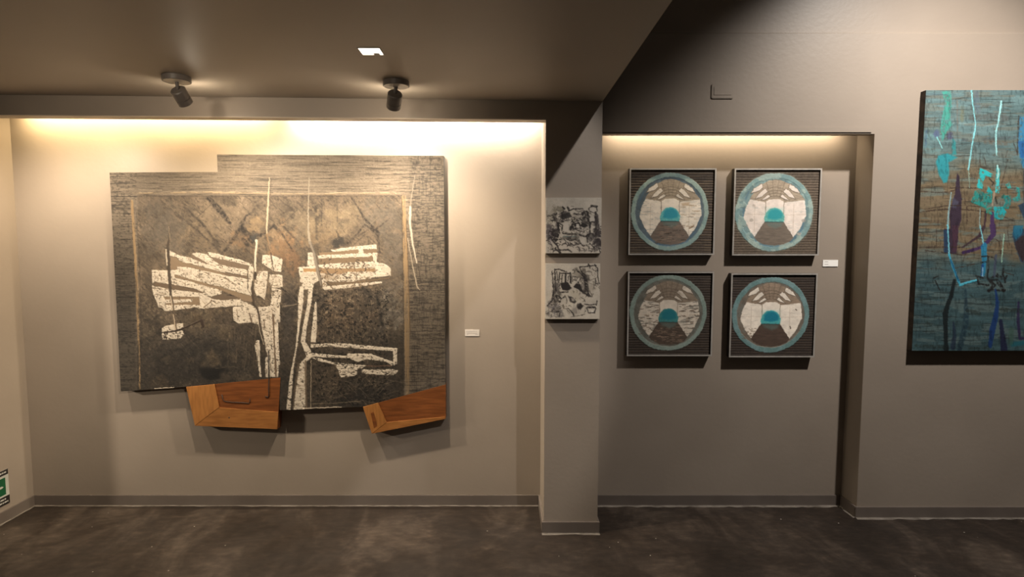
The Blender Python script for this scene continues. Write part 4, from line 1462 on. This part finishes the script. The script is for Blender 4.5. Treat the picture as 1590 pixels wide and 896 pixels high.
    for q in (((320, 430), (382, 425), (382, 525), (328, 525)), ((548, 645), (606, 636), (614, 705), (566, 712)), ((676, 345), (736, 326), (744, 386), (686, 394)),
              ((495, 435), (524, 432), (528, 476), (498, 484)), ((708, 205), (756, 224), (748, 262), (706, 258))):
        p.fill(Q(*q), (184, 176, 166), .92)
    return p.col, p.hgt


def paint_ink_b(V):
    p = ink_base(V, 230)
    Q = lambda *q: Z(840, 400, 8.15, *q)
    K = (36, 32, 31)
    G1 = (96, 90, 82)
    for b in ((150, 640, 80, 110, (86, 82, 84), .8), (190, 430, 40, 140, (74, 69, 66), .8), (220, 700, 70, 50, (92, 88, 86), .7),
              (540, 330, 70, 140, (66, 60, 56), .75), (430, 640, 70, 60, (120, 114, 108), .7), (480, 200, 70, 60, (120, 112, 100), .6),
              (640, 380, 60, 40, (140, 132, 120), .5), (220, 480, 60, 60, (80, 76, 70), .7), (380, 700, 80, 40, (120, 114, 106), .6)):
        p.blob(*Q((b[0], b[1]))[0], b[2] / 8.15, b[3] / 8.15, b[4], b[5], int(b[0]) % 30)
    p.fill(Q((240, 320), (340, 310), (390, 390), (340, 420), (270, 410)), K, .97, 1.5)
    p.fill(Q((410, 370), (450, 320), (500, 340), (520, 400), (540, 450), (500, 430), (470, 400)), K, .97, 1.5)
    p.fill(Q((530, 230), (575, 220), (600, 360), (610, 450), (640, 500), (590, 490), (530, 440), (560, 380)), K, .88, 1.5)
    p.fill(Q((450, 600), (500, 575), (540, 610), (500, 660), (460, 640)), K, .95, 1.5)
    p.fill(Q((340, 480), (400, 500), (450, 560), (430, 580), (370, 560)), K, .85, 1.5)
    p.fill(Q((380, 510), (420, 520), (420, 555), (385, 550)), (150, 143, 134), .9)
    p.fill(Q((190, 170), (225, 180), (225, 310), (190, 330)), (168, 160, 148), .8)
    p.fill(Q((250, 210), (300, 210), (300, 310), (250, 310)), (172, 164, 152), .9)
    p.fill(Q((325, 220), (358, 225), (358, 320), (325, 310)), (178, 170, 160), .9)
    p.fill(Q((360, 420), (460, 410), (500, 480), (460, 560), (400, 500)), (168, 160, 144), .8, 2)
    p.fill(Q((640, 670), (668, 670), (664, 710), (640, 714)), (206, 200, 190), .95)
    for q, w, c in (
            (((140, 170), (150, 300), (160, 440), (140, 540), (80, 610)), (1.2, 2, 2.6, 2.6, 2), K), (((175, 150), (180, 300), (185, 420)), 2.2, K),
            (((175, 155), (230, 150), (320, 180)), 2, K), (((200, 175), (210, 300)), 1.2, K), (((235, 190), (225, 320)), 2, K), (((240, 200), (370, 200)), 2.2, K),
            (((310, 200), (312, 320)), 3, K), (((270, 220), (262, 310)), 1.4, K), (((370, 200), (375, 320)), 3.2, K), (((350, 230), (340, 300)), 1.2, K),
            (((390, 220), (400, 300)), 2, G1), (((410, 240), (460, 250), (450, 290), (410, 280)), 1.6, K), (((400, 160), (450, 130), (480, 170)), 1.8, G1),
            (((440, 150), (500, 200), (540, 240)), 2.2, K), (((490, 130), (520, 190), (560, 220)), 1.8, K), (((490, 120), (590, 110), (700, 100)), 1.8, K),
            (((600, 85), (620, 130)), 2.4, K), (((680, 90), (720, 150), (715, 230), (735, 330)), 1.8, K), (((560, 180), (640, 180), (650, 220)), 1.4, G1),
            (((690, 260), (690, 330), (740, 330)), 1.8, K), (((600, 230), (620, 290), (690, 260)), 1.2, G1), (((620, 330), (680, 340), (660, 400)), 1.0, G1),
            (((230, 440), (340, 435)), 2.2, K), (((190, 480), (200, 540), (240, 560)), 3, K), (((230, 490), (260, 520), (300, 490)), 1.6, K), (((160, 440), (170, 560)), 2.2, K),
            (((280, 600), (290, 640)), 2.4, (84, 76, 66)), (((300, 480), (330, 540), (320, 580)), 1.6, G1), (((340, 640), (400, 700), (420, 740)), 1.6, K),
            (((330, 660), (370, 700)), 1.2, G1), (((380, 750), (450, 740), (560, 715)), 1.4, G1), (((550, 590), (640, 600), (690, 590)), 1.6, K),
            (((590, 630), (680, 630)), 3, K), (((580, 640), (600, 700), (680, 700), (690, 640)), 1.8, K), (((710, 550), (700, 600)), 2, K),
            (((560, 560), (540, 520), (500, 500)), 1.4, G1), (((190, 690), (240, 680), (230, 740)), 2.2, K), (((180, 640), (250, 640)), 1.4, G1),
            (((620, 430), (650, 490), (600, 500)), 1.4, G1), (((560, 260), (500, 260), (470, 320)), 1.4, K), (((510, 290), (540, 390)), 1.6, (150, 143, 134))):
        p.stroke(Q(*q), w, c, .9, 0.9, mask=p.m)
    for k in range(190):
        r = random.Random(70 + k)
        a, b = r.choice(((r.uniform(70, 240), r.uniform(540, 760)), (r.uniform(400, 600), r.uniform(130, 460)), (r.uniform(540, 730), r.uniform(110, 470)),
                         (r.uniform(140, 560), r.uniform(440, 740)), (r.uniform(145, 240), r.uniform(180, 560))))
        an = r.uniform(-.6, 2.4)
        l = r.uniform(12, 55)
        p.stroke(Q((a, b), (a + l * .5 * math.cos(an), b + l * .5 * math.sin(an)), (a + l * math.cos(an + .6), b + l * math.sin(an + .6))), (r.uniform(.6, 1.2), r.uniform(.8, 1.8), .6),
                 r.choice((K, G1, G1, (168, 160, 148))), .65, .8)
    return p.col, p.hgt


CANV = noise_mat('raw_canvas_edge', (0.30, 0.275, 0.24), (0.38, 0.35, 0.31), 30, 0.8)
for cor, fn, label in ((((847.8, 306.8), (934, 306.8), (933.5, 393.8), (847.8, 392.8)), paint_ink_a,
                        'small black and white ink painting, upper one on the grey pillar'),
                       (((847.4, 409.2), (932, 409.6), (931, 495.6), (847, 495)), paint_ink_b,
                        'small black and white ink painting, lower one on the grey pillar')):
    q = [on_y(a, b, YI) for a, b in cor]
    x0, x1 = (q[0][0] + q[3][0]) / 2, (q[1][0] + q[2][0]) / 2
    z1, z0 = (q[0][1] + q[1][1]) / 2, (q[2][1] + q[3][1]) / 2
    rt = empty('ink_painting', ((x0 + x1) / 2, YP, z0), label, 'painting', 'small ink paintings on the pillar')
    box('stretcher', CANV, x0, x1, YI + 0.0006, YP - 0.0012, z0, z1, rt)
    sheet('painted_canvas', [(x0, x1, lambda t, z=z1: z, lambda t, z=z0: z)], YI, fn, rt, PAINT, 460)

# ================================================================== the tall teal painting
YT = YR - 0.042
tx0 = (on_y(1439.3, 141, YT)[0] + on_y(1414.6, 543.5, YT)[0]) / 2
tz1 = on_y(1500, 140, YT)[1]
tz0 = on_y(1500, 544.5, YT)[1]
tx1 = tx0 + 1.02


def paint_teal(V):
    x, y = to_px(V[:, 0], V[:, 1], V[:, 2])
    p = Paint(x, y, 0.8, 0.4)
    n = fbm(x * 0.02, y * 0.10, 4, 300)
    hz = fbm(x * 0.022, y * 0.20, 5, 303)
    hz2 = fbm(x * 0.03, y * 0.7, 4, 307)
    gr = fbm(x * 0.5, y * 0.5, 3, 309)
    t1 = np.array((96, 122, 124.0))
    oc = np.array((116, 102, 80.0))
    tb = np.array((66, 92, 97.0))
    yy = y + (fbm(x * .02, y * .03, 3, 311) - .5) * 50
    a = sstep(225, 285, yy)[:, None]
    b = sstep(385, 425, yy)[:, None]
    c = (t1 * (1 - a) + oc * a) * (1 - b) + tb * b
    c = c * (0.76 + 0.46 * hz)[:, None]
    mixn = sstep(.50, .62, n)[:, None] * 0.6
    c = c * (1 - mixn) + np.array((104, 122, 120.0))[None, :] * mixn
    brn = sstep(.56, .68, fbm(x * 0.025, y * 0.16, 4, 315))[:, None] * 0.35 * (1 - b)
    c = c * (1 - brn) + np.array((112, 96, 78.0))[None, :] * brn
    c *= (1 - 0.30 * sstep(.57, .68, hz2) * sstep(.4, .55, n))[:, None]
    c *= (0.9 + 0.2 * gr)[:, None]
    p.col = c
    p.hgt += gr * 0.0003
    U1 = lambda *q: Z(1420, 135, 8.147, *q)
    U2 = lambda *q: Z(1420, 245, 8.147, *q)
    U3 = lambda *q: Z(1405, 350, 8.146, *q)
    U4 = lambda *q: Z(1405, 450, 7.789, *q)
    m = 0.35 + 0.65 * sstep(.36, .5, fbm(x * 0.35, y * 0.25, 3, 320))
    GRN, TQ, CY, PUR, NAV, BRN = (62, 158, 142), (36, 172, 176), (136, 214, 222), (54, 42, 58), (32, 62, 104), (74, 56, 42)
    for q, w, cc, al in ((U1((780, 80), (800, 300)), 8, (84, 96, 110), .5), (U1((700, 40), (1385, 60)), 5, (84, 104, 110), .5),
                         (U1((840, 260), (930, 240)), 4, (84, 82, 76), .6), (U1((720, 390), (1020, 370), (1160, 400)), 9, (82, 82, 80), .6),
                         (U1((880, 660), (1280, 640)), 5, (78, 84, 86), .6), (U1((900, 700), (1200, 720)), 6, (106, 88, 74), .5),
                         (U1((600, 665), (660, 670)), 4, (66, 76, 82), .6), (U1((140, 450), (480, 450), (900, 490), (1150, 480)), 1.1, (150, 172, 170), .7),
                         (U1((540, 180), (545, 560)), 1.6, (120, 92, 76), .6), (U1((600, 260), (600, 420)), 6, (120, 116, 86), .5),
                         (U1((150, 90), (330, 95)), 3, (86, 112, 122), .6), (U1((150, 560), (140, 760)), 3, (60, 88, 118), .6),
                         (U1((180, 650), (330, 620)), 10, (106, 150, 156), .5), (U1((150, 780), (320, 830)), 10, (110, 150, 150), .5)):
        p.stroke(q, w, cc, al, 3.0, mask=m)
    # green fall and turquoise leaf
    p.fill(U1((345, 60), (460, 40), (465, 250), (450, 400), (480, 480), (410, 560), (350, 690), (330, 500), (350, 370), (390, 200)), GRN, .85, 2.4, mask=m)
    p.fill(U1((480, 640), (520, 700), (530, 860), (470, 860)), (44, 140, 144), .8, 2.0, mask=m)
    p.blob(*U1((290, 600))[0], 6, 6, (84, 96, 128), .8, 3)
    p.blob(*U1((450, 610))[0], 6, 6, (78, 82, 108), .85, 4)
    p.fill(U1((300, 870), (420, 840), (540, 890)) + U2((430, 60), (440, 200), (410, 310), (370, 320), (310, 220), (270, 60)), (40, 146, 158), .9, 2.6)
    p.stroke(U1((285, 640), (320, 710), (350, 780)), (2.4, 1.8, 1.4), (134, 206, 206), .9, .8)
    # purple torsos
    p.fill(U2((540, 190), (570, 240), (578, 420), (600, 520), (590, 640), (590, 780), (560, 896)) + U3((680, 0), (670, 200), (650, 360), (600, 360), (500, 350), (490, 200), (500, 40)) +
           U2((450, 896), (440, 720), (470, 580), (510, 460), (530, 260)), PUR, .93, 1.0)
    p.fill(U2((490, 500), (560, 560), (520, 640), (470, 620)), (84, 86, 104), .7, 2.5)
    p.fill(U3((490, 60), (540, 60), (545, 360), (495, 345)), (38, 66, 96), .8, 1.6)
    p.fill(U3((600, 0), (680, 0), (650, 330), (600, 340)), (76, 48, 62), .7, 2)
    # limbs
    p.stroke(U2((980, 700), (985, 896)) + U3((1110, 0), (1120, 110), (1050, 200), (960, 280), (740, 350)), (5, 7, 9, 8, 6, 5, 3), (70, 48, 90), .92, 1)
    p.stroke(U2((905, 680), (880, 896)) + U3((1000, 20), (950, 130), (860, 190), (730, 280)), (3, 3, 5, 5, 3, 2.4), (62, 46, 54), .9, 1)
    p.stroke(U3((740, 345), (860, 310)), (5, 5), (56, 38, 76), .9, 1)
    # turquoise cluster
    for q, cc in ((U2((825, 130), (900, 160), (990, 205), (970, 250), (900, 230), (870, 300), (860, 400), (785, 380), (815, 240)), (44, 190, 196)),
                  (U2((1040, 100), (1085, 150), (1070, 260), (1080, 400), (1060, 460), (1020, 440), (1025, 260)), (70, 200, 206)),
                  (U2((930, 360), (990, 430), (970, 470), (915, 430)), TQ), (U2((760, 420), (820, 400), (880, 450), (980, 440), (980, 560), (900, 640), (800, 600), (710, 560)), (40, 142, 136)),
                  (U2((810, 460), (860, 430), (870, 520), (820, 560)), (34, 96, 96)), (U2((1000, 620), (1120, 620), (1170, 700), (1110, 780), (1010, 780)), (34, 170, 180)),
                  (U2((1100, 480), (1220, 470), (1220, 560), (1190, 650), (1110, 640), (1150, 560)), (40, 132, 130)), (U2((1150, 340), (1200, 310), (1225, 380), (1180, 390)), (60, 168, 164)),
                  (U2((1285, 370), (1330, 380), (1340, 540), (1270, 560), (1230, 520), (1300, 480)), (46, 150, 146)), (U2((900, 640), (980, 620), (980, 720), (910, 700)), (42, 146, 130))):
        p.fill(q, cc, .92, 1.2, 0.001, m)
    p.stroke(U2((1010, 430), (985, 600)), 3, (170, 152, 130), .8, 1.2)
    p.stroke(U2((945, 265), (1000, 320), (980, 350)), 2, (46, 48, 44), .8, 1)
    p.stroke(U2((1020, 500), (1045, 580)), 2, (46, 48, 44), .8, 1)
    p.stroke(U2((1110, 500), (1130, 470)), 3, (30, 84, 76), .8, 1)
    # brown lines
    for q, w in ((U2((80, 425), (300, 440), (430, 430), (520, 410)), 1.6), (U2((430, 385), (620, 380), (780, 385)), 1.8), (U2((70, 690), (230, 665), (420, 652)), 2),
                 (U2((130, 650), (300, 625), (420, 602), (600, 605), (820, 620)), 1.6), (U2((590, 655), (760, 665), (900, 685)), 2), (U2((840, 690), (835, 830)), 1.4),
                 (U2((630, 400), (640, 600)), 1.2), (U3((180, 280), (500, 272), (720, 280)), 1.6), (U3((255, 315), (400, 335), (720, 372)), 1.5),
                 (U3((620, 545), (880, 490)), 1.3), (U3((140, 545), (400, 545), (560, 570)), 1.0), (U3((760, 160), (780, 290), (740, 460)), 1.2),
                 (U3((910, 140), (920, 270)), 1.3), (U3((400, 40), (400, 270)), 1.2), (U3((1150, 180), (1190, 200), (1220, 390)), 1.2), (U3((1250, 590), (1380, 630)), 1.3),
                 (U3((1260, 500), (1400, 515)), 1.2), (U2((1140, 750), (1260, 800)), 1.6), (U1((1180, 800), (1150, 896)), 1.2), (U2((1180, 20), (1130, 220), (1090, 390)), 1.3),
                 (U2((880, 0), (910, 110)), 1.2), (U2((825, 0), (830, 110), (1000, 160)), 1.2), (U1((1320, 370), (1300, 850)), 2.2), (U1((1260, 720), (1290, 820)), 1.4),
                 (U2((660, 620), (665, 830)), 1.6), (U2((290, 680), (300, 896)), 1.0), (U3((1300, 60), (1320, 250)), 1.0)):
        p.stroke(q, w, (60, 46, 38), .8, .9, mask=m)
    # cyan lines
    for q, w, cc in ((U1((720, 30), (735, 220), (770, 450), (765, 540), (725, 740), (705, 896)) + U2((680, 150),), (2.2, 1.8, 1.2, 2.4, 2, 2, 2.2), CY),
                     (U2((685, 160), (695, 380)), 1.0, (150, 180, 164)), (U1((1100, 185), (1060, 440), (1025, 600), (1030, 740), (1040, 860)), (2.8, 2.2, 2.8, 2.6, 1.6), (160, 222, 224)),
                     (U2((1050, 100), (1060, 200), (1045, 270)), (2.4, 2.2, 1.4), (176, 226, 222)), (U2((465, 440), (440, 600), (425, 760), (420, 896)), (1.2, 1.8, 2.6, 2.6), (140, 176, 182)),
                     (U3((540, 0), (550, 180), (560, 380)), (2.4, 2.2, 2.6), (116, 196, 212)), (U3((555, 370), (610, 530), (695, 750)), (3, 3.6, 3.4), (64, 168, 200)),
                     (U3((695, 755), (800, 720), (900, 695)), (3.6, 3.2, 3.0), (84, 190, 216)), (U3((950, 0), (990, 220), (1010, 330)), (1.8, 2, 2), (130, 204, 216)),
                     (U3((1255, 110), (1240, 250), (1222, 465)), (1.8, 1.8, 1.6), (158, 198, 176)), (U2((830, 640), (820, 860)), 1.6, (140, 160, 156))):
        p.stroke(q, w, cc, .95, .8, 0.0015)
    p.stroke(U3((575, 430), (680, 700)), 2.2, (26, 78, 118), .8, 1)
    # forearm in blue, and black machine
    p.fill(U3((960, 260), (1010, 210), (1040, 240), (1035, 440), (1010, 640), (960, 640), (975, 480)), (40, 128, 168), .9, 1)
    p.fill(U3((970, 500), (1000, 480), (990, 640), (960, 640)), (30, 66, 128), .8, 1)
    p.stroke(U3((985, 540), (980, 650)), 2, (150, 200, 226), .9, 1)
    for q, w in ((U3((975, 395), (1040, 390)), 2.4), (U3((960, 470), (1050, 460)), 3), (U3((1050, 400), (1060, 520), (1040, 660)), 2.6), (U3((1050, 390), (1130, 410), (1150, 480)), 2),
                 (U3((900, 640), (960, 660), (1060, 670), (1150, 640)), 3), (U3((915, 640), (930, 740), (1060, 760)), 3), (U3((1060, 680), (1130, 760), (1060, 830)), 5),
                 (U3((1070, 820), (1260, 820)), 4), (U3((1170, 700), (1250, 820)), 6), (U3((1150, 640), (1260, 690), (1290, 640)), 3), (U3((1250, 510), (1240, 620), (1270, 720)), 3.4),
                 (U3((1170, 620), (1230, 660)), 3), (U3((1150, 690), (1100, 690)), 3), (U3((360, 670), (410, 645)), 2.4), (U3((385, 700), (440, 820)), 1.8)):
        p.stroke(q, w, (32, 30, 30), .85, 1, mask=m)
    p.stroke(U3((1150, 380), (1130, 640)), 4, (70, 78, 98), .8, 1.2)
    # lower limbs
    p.stroke(U3((625, 700), (585, 896)) + U4((510, 200), (490, 290), (490, 400), (495, 620), (500, 720)), (5, 6, 7, 9, 7, 6, 8), (22, 30, 32), .9, 1.4)
    p.stroke(U4((730, 0), (740, 200), (740, 400), (680, 640), (660, 720)), (3, 6, 8, 10, 7), (32, 54, 68), .7, 2.4, mask=m)
    p.stroke(U4((590, 400), (600, 560), (580, 700)), (3, 6, 8), (34, 46, 66), .75, 2)
    p.stroke(U4((1095, 0), (1120, 150), (1100, 320), (1060, 480), (1030, 680)), (3, 5, 8, 9, 6), (26, 58, 116), .9, 1.6)
    p.stroke(U4((1160, 380), (1180, 540), (1200, 720)), (6, 7, 11), (30, 34, 62), .88, 1.6)
    p.stroke(U4((1375, 150), (1370, 400), (1390, 590), (1441, 590)), (3, 5, 4, 4), (50, 40, 76), .85, 1.6)
    p.stroke(U4((1300, 660), (1441, 640)), 7, (34, 108, 124), .7, 3)
    p.stroke(U4((1290, 480), (1280, 640)), 8, (66, 96, 84), .6, 3)
    for q, w in ((U4((120, 140), (300, 110), (480, 100)), 2.4), (U4((330, 270), (460, 260)), 4), (U4((760, 250), (900, 290)), 6), (U4((1180, 240), (1400, 250)), 7),
                 (U4((250, 430), (470, 430)), 1.2), (U4((790, 60), (850, 110)), 1.6), (U4((1120, 160), (1320, 150)), 1.4), (U4((140, 680), (460, 690)), 6), (U4((780, 710), (1000, 700)), 4),
                 (U4((800, 430), (1000, 430)), 1.2), (U4((260, 400), (320, 420)), 4)):
        p.stroke(q, w, (46, 56, 52), .6, 2, mask=m)
    # blue passages at the right, and what the frame cuts off
    p.fill(U1((1330, 380), (1500, 380), (1500, 896)) + U2((1500, 140), (1370, 130), (1330, 20)) + U1((1310, 740)), (58, 132, 178), .85, 2.4, mask=m)
    p.fill(U1((1310, 690), (1390, 680), (1390, 896), (1340, 896)), (42, 96, 158), .85, 2.4)
    p.fill(U2((1375, 160), (1420, 150), (1400, 560), (1380, 560)), (52, 58, 68), .7, 1.6)
    p.fill(U2((1310, 600), (1400, 560), (1440, 896), (1260, 896)) + U3((1375, 0), (1360, 140), (1390, 250), (1470, 470), (1507, 470), (1540, 0)), (44, 66, 88), .9, 2)
    p.fill(U3((1380, 0), (1500, 0), (1480, 110), (1400, 180), (1365, 110)), (38, 112, 142), .85, 2)
    p.fill(U3((1480, 130), (1540, 120), (1540, 380), (1490, 470), (1420, 330), (1390, 220)), (56, 44, 46), .9, 1.6)
    for k in range(60):
        r = random.Random(3000 + k)
        a0, b0 = r.uniform(1600, 1730), r.uniform(150, 540)
        p.stroke([(a0, b0), (a0 + r.uniform(-12, 12), b0 + r.uniform(10, 60))], r.uniform(1, 7),
                 r.choice(((44, 140, 150), (60, 50, 74), (52, 92, 130), (92, 78, 60), (124, 200, 206))), .7, 2, mask=m)
    p.col *= (0.90 - 0.06 * sstep(400, 480, y) - 0.03 * gr)[:, None]
    p.col *= (1 - 0.18 * sstep(.56, .7, fbm(x * 0.45, y * 0.12, 4, 331)))[:, None]
    return p.col, p.hgt


teal = empty('teal_painting', ((tx0 + tx1) / 2, YR, tz0), 'tall teal and ochre abstract painting with cyan lines on the right wall', 'painting')
box('stretcher', noise_mat('stained_canvas_edge', (0.02, 0.014, 0.010), (0.12, 0.075, 0.045), 14, 0.7, lo=.45, hi=.8), tx0, tx1, YT + 0.0006, YR - 0.0012, tz0, tz1, teal)
sheet('painted_canvas', [(tx0, tx1, lambda t: tz1, lambda t: tz0)], YT, paint_teal, teal, PAINT_SATIN, 330)
